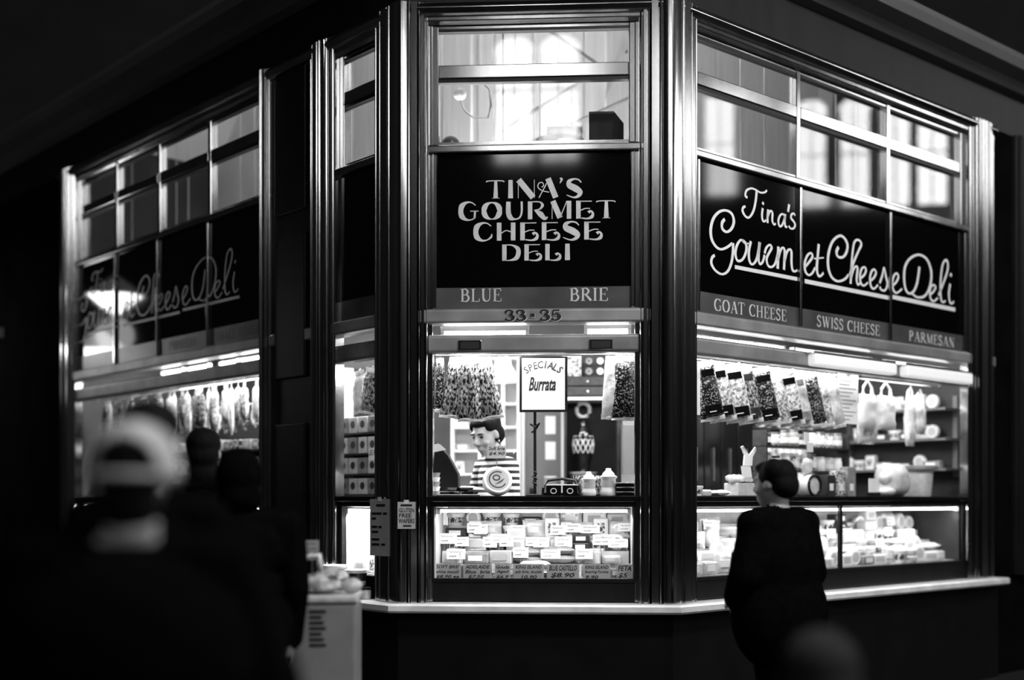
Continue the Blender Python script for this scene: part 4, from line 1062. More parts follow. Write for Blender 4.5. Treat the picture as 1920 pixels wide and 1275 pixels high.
# shelf unit behind the shopkeeper with its stock
r = thing('shelf_unit', 'tall white shelf unit of stock behind the shopkeeper', 'shelf', at(FC, -.47, 2.38, .285))
box_obj('back', 'shop_white', r, -.26, .27, -.015, 0, 0, 2.3)
for x in (-.26, -.05, .13, .25):
    box_obj('upright', 'shop_white', r, x, x + .022, -.22, -.015, 0, 2.3)
SHZ = [.75, .95, 1.13, 1.31, 1.49, 1.67, 1.85, 2.03, 2.2]
for z in SHZ:
    box_obj('shelf', 'shop_white', r, -.26, .27, -.22, -.015, z - .015, z)
rg = random.Random(31)
for k, z in enumerate(SHZ[2:-1]):
    x = -.235; i = 0
    while x < .20:
        key = rg.choice(['bm', 'bd', 'tall', 'tw', 'rm', 'pm', 'bp', 'tc'])
        w = PROTO[key][3]
        if x < -.05 < x + w + .02: x = -.022
        if x < .13 < x + w + .02: x = .158
        if x + w > .245: break
        put(key, at(FC, -.47 + x + w / 2, 2.26, .286 + z), '%s %s on the shelf unit, %s shelf, %s along' % (PTONE[key], PROTO[key][1], ORD[k], ORD[i]), 'stock on the shelf unit')
        x += w + rg.uniform(.006, .03); i += 1
# ------------------------------------------------------------------ loft behind the upper middle window
r = thing('loft_shelf', 'white loft shelf behind the upper middle window', 'shelf', at(FC, 0, .06, 3.50))
box_obj('board', 'shop_white', r, -.58, .58, 0, .50, 0, .018)
for x in (-.5, .5):
    box_obj('bracket', 'steel', r, x - .01, x + .01, .01, .45, -.05, 0)
r = thing('storage_carton', 'black storage carton with slanting lid on the loft shelf', 'carton', at(FC, .43, .33, 3.519))
MB().prism_y([(-.10, 0), (.11, 0), (.11, .165), (.055, .235), (-.10, .235)], -.1, .1).build('box', 'black_plastic', r, None, False, .004)
box_obj('lid_edge', 'wrap_dark', r, -.102, .05, -.103, .103, .225, .238)
r = thing('drum', 'low pale drum lying on the loft shelf', 'drum', at(FC, .15, .30, 3.519))
MB().lathe([(.14, 0), (.165, .01), (.17, .05), (.15, .085), (.12, .09)], 28).build('body', 'wrap_mid', r, None, True)
MB().lathe([(.173, .035), (.173, .05)], 28).build('hoop', 'steel', r, None, True)
MB().pillow(.22, .10, .10, crumple=.01, seed=3).moved(Matrix.Translation((.03, 0, .075))).build('cloth', 'wrap_pale', r, None, True)
r = thing('round_lamp', 'small round grey lamp on a curved cord inside the upper middle window', 'lamp', at(FC, -.45, 1.0, 4.10))
MB().ell((-.09, 0, .03), (.045, .045, .04)).build('globe', 'wrap_pale', r, None, True)
MB().tube([(-.09, 0, 0), (-.06, 0, -.08), (0, 0, -.13), (.10, 0, -.13), (.12, 0, -.05), (.11, 0, .06), (.06, 0, .11), (.05, 0, .2), (.05, 0, 1.0)], .007, 6).build('cord', 'steel', r, None, True)
for k, (p, q) in enumerate((((-.30, 1.9, 4.15), (.62, 1.9, 4.72)), ((-.05, 2.0, 4.98), (.45, 2.0, 4.62)), ((-.2, 1.7, 3.95), (.75, 1.7, 4.36)))):
    r = thing('conduit', 'thin slanting conduit inside the upper middle window, %s' % ('the long middle one', 'falling towards the script sign', 'the lowest one')[k], 'pipe', FC, 'conduits in the loft')
    MB().tube([p, q], .012, 6).build('pipe', 'shop_grey', r); MB().lathe([(.02, -.02), (.02, .02)], 8, p).build('clip', 'steel', r)
r = thing('loft_bundle', 'dark bundle in the lower corner of the upper middle window', 'bundle', at(FC, -.52, .25, 3.519))
MB().ell((0, 0, .05), (.06, .07, .06)).ell((.05, 0, .03), (.05, .05, .035)).build('cloth', 'wrap_dark', r, None, True)

# ================================================================== LONG (script sign) HATCH
rail(FR, .25, 2.0, .13, 2.262, 'steel rail of crinkled packets below the script sign, corner half')
rail(FR, 2.05, 3.38, .16, 2.262, 'steel rail of bags below the script sign, far half')
r = thing('price_sheet', 'blank white sheet hanging first beside the corner post', 'sheet', at(FR, .335, .09, 1.915))
box_obj('sheet', 'paper', r, -.075, .075, -.001, .001, 0, .33); box_obj('clip', 'steel', r, -.02, .02, -.006, .006, .325, .345)
GP = 'crinkled packets under the script sign'
spec = [(.47, .11, 'herb_dark', 'black_gloss'), (.60, .13, 'pasta_pack', 'black_gloss'), (.735, .13, 'pasta_pack', 'black_gloss'), (.88, .12, 'herb_pack', 'wrap_dark'), (1.03, .13, 'herb_dark', 'black_gloss'), (1.17, .14, 'pasta_pack', None), (1.30, .13, 'pasta_pack', 'black_gloss'), (1.43, .12, 'film', 'wrap_mid'),
        (1.56, .12, 'herb_dark', None), (1.68, .12, 'pasta_pack', None), (1.79, .11, 'film', None)]
for k, (s, w, m, blk) in enumerate(spec):
    hanging_bag(FR, s, .11 + .02 * (k % 2), 2.255, w + .055, .33, m, 'crinkled hanging packet under the script sign, %s from the corner post' % ORD[k], GP, 40 + k, -.17, -.45, .06, 'film', blk)
r = thing('price_sheet', 'lined white price sheet hanging midway under the script sign', 'sheet', at(FR, 2.02, .10, 1.925))
box_obj('sheet', 'paper', r, -.125, .125, -.001, .001, 0, .345)
mb = MB()
for q in range(11):
    mb.ribbon([(-.11, .03 + q * .027), (.02 + .08 * ((q * 7) % 3) / 2, .03 + q * .027)], .005, -.002, smooth=False)
mb.build('print', 'ink_faint', r)
box_obj('clip', 'steel', r, -.03, .03, -.006, .006, .34, .36)
def carrier(F, s, d, ztop, w, h, label, m='plastic_clear', seed=1):
    r = thing('carrier_bag', label, 'bag', at(F, s, d, ztop), 'plastic bags under the script sign')
    MB().pillow(w, h, .07, crumple=.006, seed=seed, taper=.1).moved(Matrix.Translation((0, 0, -h - .10))).build('bag', m, r, None, True)
    for x in (-.25, .25):
        MB().tube([(x * w, 0, -.115), (x * w * .9, 0, -.05), (0, 0, .0)], [.018, .010, .006], 6).build('handle', m, r, None, True)
carrier(FR, 2.36, .16, 2.255, .24, .25, 'white carrier bag hanging beside the lined price sheet', 'wrap_white', 3)
carrier(FR, 2.60, .16, 2.255, .26, .25, 'second white carrier bag hanging further along the rail', 'wrap_white', 4)
carrier(FR, 2.46, .24, 2.10, .22, .20, 'drooping clear bag hanging below the two white carrier bags', 'film', 5)
carrier(FR, 2.93, .16, 2.255, .12, .36, 'long thin clear bag hanging near the end post', 'film', 6)
carrier(FR, 3.10, .18, 2.24, .15, .25, 'short clear bag hanging last before the end post', 'film', 7)
# counter things, corner end first
GL = 'things on the long counter'
put('pw', at(FR, .40, .2, CT, 0, 0, 0, .8), 'glossy white packet standing first on the long counter', GL)
put('tw', at(FR, .50, .2, CT), 'white lidded tub standing second on the long counter', GL)
put('rw', at(FR, .60, .22, CT), 'flat white cheese standing third on the long counter', GL)
put('sw', at(FR, .73, .2, CT), 'white flat packet lying on the long counter before the cheese basket', GL)
r = thing('cheese_stand', 'pale box with a paper frill and white tickets at the customer shoulder', 'box', at(FR, .96, .22, CT))
box_obj('box', 'wrap_pale', r, -.085, .085, -.06, .06, 0, .085, .006)
MB().pillow(.22, .06, .13, 8, 4, .01, 4).moved(Matrix.Translation((0, 0, .08))).build('frill', 'film', r, None, True)
price_card(FR, .965, .16, CT + .12, .10, .075, [], 'blank white ticket standing on the frilled box', m='paper')
r = thing('paper_flag', 'white forked paper flag standing above the frilled box', 'flag', at(FR, 1.09, .25, CT + .001))
MB().prism_y([(-.05, .20), (.04, .20), (.045, .26), (.085, .305), (.075, .325), (.01, .27), (-.055, .33), (-.075, .322), (-.04, .27)], -.004, .004).build('flag', 'paper', r)
MB().tube([(0, 0, 0), (0, 0, .22)], .004, 6).build('stick', 'steel', r); box_obj('foot', 'wrap_pale', r, -.06, .06, -.05, .05, 0, .07, .008)
def bottle(F, s, d, z, h, r_, m, label, group, cap='paper'):
    b = thing('bottle', label, 'bottle', at(F, s, d, z), group)
    MB().lathe([(r_ * .95, 0), (r_, .005), (r_, h * .55), (r_ * .75, h * .66), (r_ * .36, h * .74), (r_ * .36, h * .93)], 14).build('glass_body', m, b, None, True)
    MB().lathe([(r_ * .42, h * .93), (r_ * .42, h)], 12).build('cap', cap, b, None, True)
    MB().lathe([(r_ * 1.01, h * .12), (r_ * 1.01, h * .45)], 14).build('label_band', 'paper' if m != 'wrap_pale' else 'printed_box', b, None, True)
# dark cabinet and bottle shelves on the storeroom wall
r = thing('glass_cabinet', 'low dark cabinet with slim bright handles behind the customer head', 'cabinet', at(FR, 2.0, 1.49, .285))
box_obj('body', 'black_plastic', r, -.45, .36, -.30, 0, 0, 1.78, .006)
for k in range(4):
    d = box_obj('door', 'black_gloss', r, -.44 + k * .2, -.25 + k * .2, -.315, -.30, 1.05, 1.72, .006)
    box_obj('handle', 'steel', d, -.352 + k * .2, -.342 + k * .2, -.33, -.315, 1.25, 1.5)
r = thing('bottle_shelf', 'dark wall shelves of bottles behind the long hatch', 'shelf', at(FR, 3.0, 1.49, 1.50))
box_obj('back', 'core_dark', r, -.60, .46, -.012, 0, -.5, .85)
for z in (.0, .24, .48):
    box_obj('shelf', 'wrap_dark', r, -.60, .46, -.20, -.012, z - .018, z)
rg = random.Random(77)
for k, z in enumerate((.0, .24, .48)):
    for i in range(12):
        if rg.random() < .08: continue
        bottle(FR, 2.44 + i * .086, 1.37, 1.501 + z, rg.choice((.19, .2, .21)), .032, rg.choice(('wrap_dark', 'wrap_mid', 'black_gloss', 'wrap_pale')),
               'small bottle on dark wall shelves, %s shelf up, %s along' % (ORD[k], ORD[i]), 'bottles behind the long hatch')
# stock on the end wall
r = thing('end_shelf', 'grey shelves on the far end wall of the long hatch', 'shelf', at(FR, LEN_R - .1, .75, 1.42))
for z in (.22, .46, .70):
    box_obj('shelf', 'shop_grey', r, -.22, 0, -.56, .48, z - .018, z)
for y in (-.53, .45):
    box_obj('upright', 'shop_grey', r, -.02, 0, y - .02, y + .02, .15, .80)
rg = random.Random(78)
for k, z in enumerate((.22, .46, .70)):
    for i in range(8):
        key = rg.choice(['tall', 'tw', 'bm', 'pw', 'tc', 'bd', 'rwu'])
        put(key, at(FR, LEN_R - .2, .75 + .40 - i * .112, 1.421 + z, -math.pi / 2, sc=1.25), '%s %s on the end wall, %s shelf up, %s along' % (PTONE[key], PROTO[key][1], ORD[k], ORD[i]), 'stock on the end wall')
r = thing('flour_sack', 'large pale rounded sack on the far end of the long counter', 'sack', at(FR, 2.86, .27, CT))
MB().pillow(.36, .25, .22, 10, 10, .008, 8, .3).build('sack', 'wrap_pale', r, None, True)
MB().ell((-.15, -.05, .035), (.075, .06, .035)).ell((-.14, -.03, .135), (.05, .05, .045)).build('fold', 'wrap_pale', r, None, True)
r = thing('white_bucket', 'tall pale bucket with a wide rim beside the sack', 'bucket', at(FR, 3.22, .27, CT))
MB().lathe([(.10, 0), (.105, .01), (.12, .20), (.12, .21)], 24).build('body', 'wrap_pale', r, None, True)
MB().lathe([(.15, .205), (.155, .215), (.155, .235), (.13, .24)], 24).build('rim', 'wrap_mid', r, None, True)
r = thing('card_stand', 'small white card in a holder before the pale sack', 'card', at(FR, 2.50, .2, CT))
box_obj('card', 'paper', r, -.06, .06, -.002, .002, .03, .13); box_obj('foot', 'black_plastic', r, -.05, .05, -.03, .03, 0, .03, .004)
r = thing('ring_roll', 'roll with a black ring beside the customer head on the long counter', 'roll', at(FR, 1.72, .22, CT))
MB().lathe([(.045, -.05), (.075, -.045), (.075, .05), (.045, .05)], 24, (0, 0, .075), 'y').build('roll', 'wrap_pale', r, None, True)
MB().tube([(.07 * math.cos(a), -.055, .075 + .07 * math.sin(a)) for a in [k * math.pi / 10 for k in range(21)]], .010, 6).build('ring', 'black_plastic', r, None, True)
MB().pillow(.13, .11, .05, 6, 6, .004, 6, .3).moved(Matrix.Translation((0, .01, .15))).build('wrapped_top', 'film', r, None, True)
for k, (s, m) in enumerate(((1.95, 'wrap_dark'), (2.07, 'printed_box'), (2.2, 'wrap_mid'))):
    r = thing('tea_carton', 'upright carton on the long counter, %s after the ringed roll' % ORD[k], 'carton', at(FR, s, .22, CT), 'cartons on the long counter')
    box_obj('box', m, r, -.05, .05, -.035, .035, 0, .15 + .03 * k, .004); box_obj('label_sticker', 'paper', r, -.025, .02, -.037, -.035, .04, .09)
r = thing('jar_rack', 'tiered rack of jars on the long counter beside the customer head', 'rack', at(FR, 1.95, .42, CT))
for z in (.0, .17, .34):
    box_obj('shelf', 'wrap_dark', r, -.50, .50, -.05, .07, z, z + .012)
for x in (-.5, .49):
    box_obj('upright', 'wrap_dark', r, x, x + .012, -.05, .07, 0, .46)
rg = random.Random(55)
for k, z in enumerate((.0, .17, .34)):
    for i in range(9):
        j = thing('jar', 'small jar on the tiered rack, %s tier up, %s from the corner' % (ORD[k], ORD[i]), 'jar', at(FR, 1.52 + i * .107, .43, CT + z + .0125), 'jars on the tiered rack')
        hh = rg.uniform(.09, .13)
        MB().lathe([(.034, 0), (.038, .005), (.038, hh * .75), (.03, hh * .85)], 14).build('glass_body', rg.choice(('wrap_mid', 'wrap_pale', 'wrap_dark', 'printed_box', 'wrap_white')), j, None, True)
        MB().lathe([(.033, hh * .85), (.033, hh), (.025, hh + .002)], 14).build('lid', rg.choice(('paper', 'steel', 'wrap_dark')), j, None, True)
        MB().lathe([(.0385, hh * .2), (.0385, hh * .55)], 14).build('label_band', 'paper', j, None, True)
for k, (s, z, w) in enumerate(((1.52, .52, .09), (1.56, .44, .06), (1.60, .37, .07))):
    price_card(FR, s, .12, CT + z - .15, w, .065, [], 'blank white ticket hanging above the customer head, %s one' % ('upper', 'middle', 'lower')[k], 'hanging tickets', 'paper', 0, .08)

# ================================================================== SHADED HATCH
rail(FL, -4.75, -1.62, .13, 2.262, 'steel rail of hanging goods below the shaded sign')
GS = 'goods hanging below the shaded sign'
rg = random.Random(91)
x = -1.70; i = 0
while x > -4.7:
    kind = rg.choice(('salami', 'herb_pack', 'film', 'pasta_pack', 'herb_pack', 'stick'))
    lab = 'below the shaded sign, %s from the black door' % ORD[i]
    if kind in ('salami', 'stick'):
        r = thing('salami', 'hanging salami %s' % lab, 'sausage', at(FL, x, .14, 2.25, 0, 0, rg.uniform(-.06, .06)), GS)
        L = rg.uniform(.26, .42); rr = .028 if kind == 'salami' else .018
        MB().lathe([(.006, -L - .03), (rr * .8, -L), (rr, -L + .04), (rr, -.07), (rr * .7, -.04), (.005, -.025)], 14).build('sausage', 'salami' if kind == 'salami' else 'wrap_pale', r, None, True)
        MB().tube([(0, 0, -.03), (0, 0, .012)], .003, 5).build('string', 'paper', r)
        box_obj('tag', 'paper', r, -.022, .022, -rr - .004, -rr - .002, -L * .55, -L * .35)
        x -= .10
    else:
        hanging_bag(FL, x, .12 + .03 * (i % 2), 2.255, .15, rg.uniform(.24, .33), kind, 'crinkled packet hanging %s' % lab, GS, 60 + i, rg.uniform(-.1, .1), rg.uniform(-.5, -.1), .06, 'film')
        x -= .125
    i += 1
rail(FL, -4.75, -1.75, .34, 2.12, 'second steel rail of hanging goods deeper behind the shaded sign')
x = -1.9; i = 0
while x > -4.7:
    kind = rg.choice(('herb_pack', 'film', 'film', 'pasta_pack', 'herb_dark'))
    hanging_bag(FL, x, .34, 2.11, .15, rg.uniform(.12, .17), kind, 'packet on the deeper rail behind the shaded sign, %s from the black door' % ORD[i], 'packets on the deeper rail', 120 + i, rg.uniform(-.12, .12), rg.uniform(-.6, -.2), .06, 'film')
    x -= .15; i += 1
r = thing('carton_shelf', 'dark rack holding patterned cartons behind the shaded hatch', 'shelf', at(FL, -2.55, .26, CT))
box_obj('back', 'core_dark', r, -2.1, .85, .16, .18, 0, .42)
for z in (.17, .35):
    box_obj('shelf', 'wrap_dark', r, -2.1, .85, -.02, .16, z - .015, z)
rg = random.Random(92)
for k, z in enumerate((.0, .17, .35)):
    for j in range(20):
        h = rg.uniform(.10, .14) if k < 2 else rg.uniform(.07, .09)
        r = thing('printed_carton', 'carton in the dark rack, %s shelf up, %s from the black door' % (ORD[k], ORD[j]), 'carton', at(FL, -1.77 - j * .145, .31, CT + z + .001), 'cartons in the rack')
        box_obj('box', rg.choice(('diamond_box', 'printed_box', 'diamond_box', 'wrap_pale', 'wrap_white')), r, -.06, .06, -.05, .05, 0, h, .003)
        box_obj('label_sticker', 'paper', r, -.03, .03, -.052, -.05, h * .3, h * .7)
put('tc', at(FL, -1.72, .10, CT), 'small clear tub glinting on the counter by the black door', 'counter tubs')
# narrow hatch
r = thing('tin_rack', 'white rack of printed tins filling the narrow hatch', 'shelf', at(FL, -.95, .42, CT))
box_obj('back', 'core_dark', r, -.40, .36, .12, .14, 0, .9)
for z in (.0, .14, .28, .42):
    box_obj('shelf', 'wrap_dark', r, -.40, .36, -.02, .12, z, z + .012)
box_obj('upright', 'shop_white', r, -.41, -.385, -.03, .14, 0, .9)
for k in range(4):
    for j in range(6):
        t = thing('square_tin', 'square tin with dark disc in narrow hatch, %s shelf up, %s along' % (ORD[k], ORD[j]), 'tin', at(FL, -1.27 + j * .115, .45, CT + .0125 + k * .14), 'tins in the narrow hatch')
        box_obj('tin', 'wrap_pale' if (j + k) % 3 else 'wrap_mid', t, -.05, .05, -.04, .05, 0, .11, .004)
        MB().lathe([(.026, -.0415), (.026, -.04)], 18, (0, 0, .058), 'y').build('disc', 'ink', t)
hanging_bag(FL, -.66, .22, 2.25, .18, .26, 'herb_pack', 'speckled herb packet hanging in the narrow hatch beside the notice post', 'packets in the narrow hatch', 81, .15)
hanging_bag(FL, -.86, .26, 2.25, .16, .24, 'film', 'pale packet hanging in the narrow hatch beside the moulded post', 'packets in the narrow hatch', 82, -.1)
price_card(FL, -.80, .33, CT + .22, .10, .075, ['$5.90'], 'white price ticket among the tins of the narrow hatch', 'price cards', 'paper', 0, .02)
# tubs on the ledge under the narrow hatch
for k, (s, d, sc, lab) in enumerate(((-.62, -.075, 1.0, 'clear tub with white lid and pale filling on the ledge by the moulded post'), (-.40, -.06, .9, 'smaller white-lidded tub on the ledge half behind the notice post'))):
    r = thing('deli_tub', lab, 'tub', at(FL, s, d - .02, .786, sc=sc), 'tubs on the ledge')
    MB().lathe([(.048, 0), (.052, .004), (.075, .17), (.078, .175)], 24).build('cup', 'wrap_dark', r, None, True)
    MB().lathe([(.066, .09), (.069, .12), (.05, .135)], 24).build('filling', 'paper_dim', r, None, True)
    MB().lathe([(.082, .175), (.084, .18), (.084, .196), (.07, .20)], 24).build('lid', 'plastic_white', r, None, True)
r = thing('white_canister', 'tall white canister standing behind the notice in the narrow hatch', 'canister', at(FL, -.33, -.055, .786))
MB().lathe([(.03, 0), (.033, .006), (.033, .05), (.03, .056)], 16).build('body', 'plastic_white', r, None, True); MB().lathe([(.034, .056), (.034, .07), (.02, .074)], 16).build('lid', 'wrap_dark', r, None, True)
# notices taped to the corner post
def notice(mw, w, h, m, lines, label):
    r = thing('notice', label, 'notice', mw)
    box_obj('sheet', m, r, -w / 2, w / 2, -.001, .001, -h, 0)
    mb = MB()
    for t, x0, x1, z1, z0 in lines:
        put_text(MB(), t, x0, x1, -z0, -z1, -.0018, .05).build('writing', 'ink', r)
    box_obj('tape', 'film', r, -.015, .015, -.003, -.001, -.012, .012)
notice(at(FC, -.742, -.105, 1.381), .104, .158, 'paper_dim', [('-', -.035, .035, .014, .026), ('GLUTEN', -.044, .046, .036, .062), ('FREE', -.044, .03, .068, .092), ('WAFERS', -.046, .048, .098, .126), ('-', -.02, .03, .136, .146)], 'white notice reading GLUTEN FREE WAFERS taped to the corner post')
q = math.sqrt(.5)
notice(FC @ Matrix.Translation((-.7637 - .115 * q - .105 * q, .115 * q - .105 * q, 1.398)) @ Matrix.Rotation(math.radians(-38), 4, 'Z'), .17, .34, 'paper_grey',
       [('-', -.03, .05, .03, .045), ('-', -.07, .02, .08, .094), ('-', .03, .065, .08, .094), ('-', -.07, -.03, .11, .124), ('-', -.07, -.02, .16, .174), ('-', -.01, .02, .16, .174), ('-', -.07, -.01, .19, .204), ('-', -.07, .0, .235, .249), ('-', -.07, .0, .265, .279), ('-', .015, .05, .265, .279)], 'long grey typed notice taped beside the gluten free notice')

# ================================================================== IN FRONT OF THE SHOP
r = thing('white_bin', 'tall white carton bin with a printed label in front of the shop', 'bin', wl(-.87, 5.75, 0, .05))
MB().prism_z([(-.165, -.16), (.165, -.16), (.165, .16), (-.165, .16)], 0, .93).build('body', 'bin_white', r, None, False, .015)
box_obj('rim', 'wrap_pale', r, -.172, .172, -.168, .168, .931, .965, .01)
mb = MB()
for k in range(7):
    mb.ribbon([(-.045, .745 + k * .025), (.03 - .01 * (k % 3), .745 + k * .025)], .013, -.1625, smooth=False)
mb.build('print', 'ink', r)
def lump(parent, name, m, blobs, crumple, seed):
    rr = random.Random(seed); mb = MB()
    for c, rad in blobs: mb.ell(c, rad, 16, 10)
    mb.v = [(x + rr.uniform(-1, 1) * crumple, y + rr.uniform(-1, 1) * crumple, z + rr.uniform(-1, 1) * crumple) for x, y, z in mb.v]
    return mb.build(name, m, parent, None, True)
r = thing('produce_bag', 'crumpled pale plastic bag of shopping lying on the white bin', 'bag', wl(-.86, 5.75, .966))
lump(r, 'bag', 'produce_bag', [((-.03, 0, .045), (.13, .11, .045)), ((.03, .01, .075), (.08, .08, .035))], .008, 1)
MB().tube([(-.10, 0, .03), (-.125, 0, .09), (-.09, 0, .165), (-.03, 0, .17), (-.02, 0, .11)], [.018, .022, .02, .02, .014], 8).build('handle', 'produce_bag', r, None, True)
r = thing('bread_roll', 'round pale roll in film beside the crumpled bag on the bin', 'roll', wl(-.735, 5.72, .966))
lump(r, 'roll', 'wrap_pale', [((0, 0, .035), (.05, .05, .035))], .002, 2); MB().ell((.01, -.02, .06), (.02, .02, .012), 8, 6).build('knot', 'film', r, None, True)
price_card(Matrix.Identity(4), -.935, 5.85, .96, .06, .055, ['~~', '~~'], 'dim price card on a stick above the white bin', 'price cards', 'paper_grey', 0, .19, ink='ink')
# dim stall far down the shaded aisle
r = thing('market_stall', 'dim market stall far down the shaded aisle', 'stall', wl(-4.75, 12.9, 0))
box_obj('bench', 'hall_dark', r, -.75, .35, -.4, .4, 0, 1.1, .01); box_obj('canopy', 'hall_dark', r, -.8, .4, -.5, .5, 3.0, 3.1)
for x in (-.7, .3):
    box_obj('post', 'cloth_grey', r, x - .03, x + .03, -.4, -.34, 1.1, 3.0)
for k, (x, z) in enumerate(((-.55, 0), (-.25, 0), (.05, 0), (-.4, .14), (-.1, .15))):
    r = thing('stall_melon', 'dim round melon on the far stall, %s' % ORD[k], 'fruit', wl(-4.75 + x, 12.7, 1.101 + z), 'melons on the far stall')
    MB().ell((0, 0, .09), (.11, .11, .09)).build('fruit', 'cloth_grey', r, None, True); MB().tube([(0, 0, .17), (.01, 0, .2)], .008, 5).build('stem', 'cloth_dark', r)
for k in PROTO:
    o = PROTO[k][0]
    for ch in list(o.children): bpy.data.objects.remove(ch)
    bpy.data.objects.remove(o)

# ================================================================== PEOPLE
def _ico():
    bm = bmesh.new(); bmesh.ops.create_icosphere(bm, subdivisions=3, radius=1.0)
    v = np.array([p.co[:] for p in bm.verts]); f = [tuple(x.index for x in q.verts) for q in bm.faces]; bm.free()
    return v, f
ICO_V, ICO_F = _ico()
class Flesh:
    """overlapping rounded volumes fused into one continuous skin; each carries a material index"""
    def __init__(self): self.p = []
    def cap(self, a, b, ra, rb, m=0): self.p.append(('c', Vector(a), Vector(b), ra, rb, m)); return self
    def ell(self, c, r, m=0, rx=0.0, ry=0.0, rz=0.0):
        R = (Matrix.Rotation(rz, 3, 'Z') @ Matrix.Rotation(rx, 3, 'X') @ Matrix.Rotation(ry, 3, 'Y'))
        self.p.append(('e', Vector(c), Vector(r), R, None, m)); return self
    def chain(self, pts, rs, m=0):
        for i in range(len(pts) - 1): self.cap(pts[i], pts[i + 1], rs[i], rs[i + 1], m)
        return self
    def fuse(self, name, mats, parent, voxel, smooth=4):
        vs = []; fs = []
        def addv(v, f):
            o = len(vs); vs.extend(map(tuple, v)); fs.extend(tuple(i + o for i in q) for q in f)
        for k in self.p:
            if k[0] == 'e':
                R = np.array(k[3]); addv((ICO_V * np.array(k[2])) @ R.T + np.array(k[1]), ICO_F)
            else:
                a, b, ra, rb = np.array(k[1]), np.array(k[2]), k[3], k[4]
                L = np.linalg.norm(b - a); n = max(1, int(L / (min(ra, rb) * 0.35)))
                for i in range(n + 1):
                    t = i / n; addv(ICO_V * (ra + (rb - ra) * t) + a + (b - a) * t, ICO_F)
        me = bpy.data.meshes.new(name); me.from_pydata(vs, [], fs)
        o = bpy.data.objects.new(name, me); COL.objects.link(o)
        md = o.modifiers.new('r', 'REMESH'); md.mode = 'VOXEL'; md.voxel_size = voxel
        sm = o.modifiers.new('s', 'SMOOTH'); sm.factor = 0.5; sm.iterations = smooth
        dg = bpy.context.evaluated_depsgraph_get(); dg.update()
        new = bpy.data.meshes.new_from_object(o.evaluated_get(dg))
        bpy.data.objects.remove(o); bpy.data.meshes.remove(me)
        new.name = name; new.materials.clear()
        for m in mats: new.materials.append(MATS[m])
        n = len(new.polygons)
        cen = np.empty(n * 3); new.polygons.foreach_get('center', cen); cen = cen.reshape(-1, 3)
        best = np.full(n, 1e9); idx = np.zeros(n, dtype=np.int32)
        for k in self.p:
            if k[0] == 'e':
                R = np.array(k[3]); q = ((cen - np.array(k[1])) @ R) / np.array(k[2])
                d = (np.linalg.norm(q, axis=1) - 1) * min(k[2])
            else:
                a, b, ra, rb = np.array(k[1]), np.array(k[2]), k[3], k[4]
                ab = b - a; t = np.clip(((cen - a) @ ab) / max(ab @ ab, 1e-9), 0, 1)
                d = np.linalg.norm(cen - a - t[:, None] * ab, axis=1) - (ra + (rb - ra) * t)
            w = d < best; best[w] = d[w]; idx[w] = k[5]
        new.polygons.foreach_set('material_index', idx)
        new.shade_smooth()
        ob = bpy.data.objects.new(name, new); COL.objects.link(ob); ob.parent = parent
        return ob

def hand(fl, wrist, d, n, side, m, k=1.0, curl=0.5):
    """palm, four unequal bent fingers and a thumb off the side of the palm"""
    d = Vector(d).normalized(); n = Vector(n); n = (n - d * n.dot(d)).normalized(); s = d.cross(n) * side; w = Vector(wrist)
    pc = w + d * .045 * k
    for x in (-.026, -.009, .009, .026):
        fl.cap(w + d * .012 * k + s * x * .7 * k, w + d * .085 * k + s * x * k, .014 * k, .0115 * k, m)
    for x, L in ((.030, .066), (.0105, .075), (-.0095, .070), (-.029, .054)):
        b = w + d * .085 * k + s * x * k
        j1 = b + (d * math.cos(curl * .6) + n * math.sin(curl * .6)) * L * .45 * k
        j2 = j1 + (d * math.cos(curl * 1.6) + n * math.sin(curl * 1.6)) * L * .32 * k
        j3 = j2 + (d * math.cos(curl * 2.3) + n * math.sin(curl * 2.3)) * L * .23 * k
        fl.chain([b, j1, j2, j3], [.0095 * k, .009 * k, .0085 * k, .007 * k], m)
    t0 = w + d * .022 * k + s * .026 * k; t1 = t0 + (d * .6 + s * .75 + n * .25).normalized() * .042 * k; t2 = t1 + (d * .85 + s * .3 + n * .4).normalized() * .034 * k
    fl.chain([t0, t1, t2], [.013 * k, .0105 * k, .0085 * k], m)

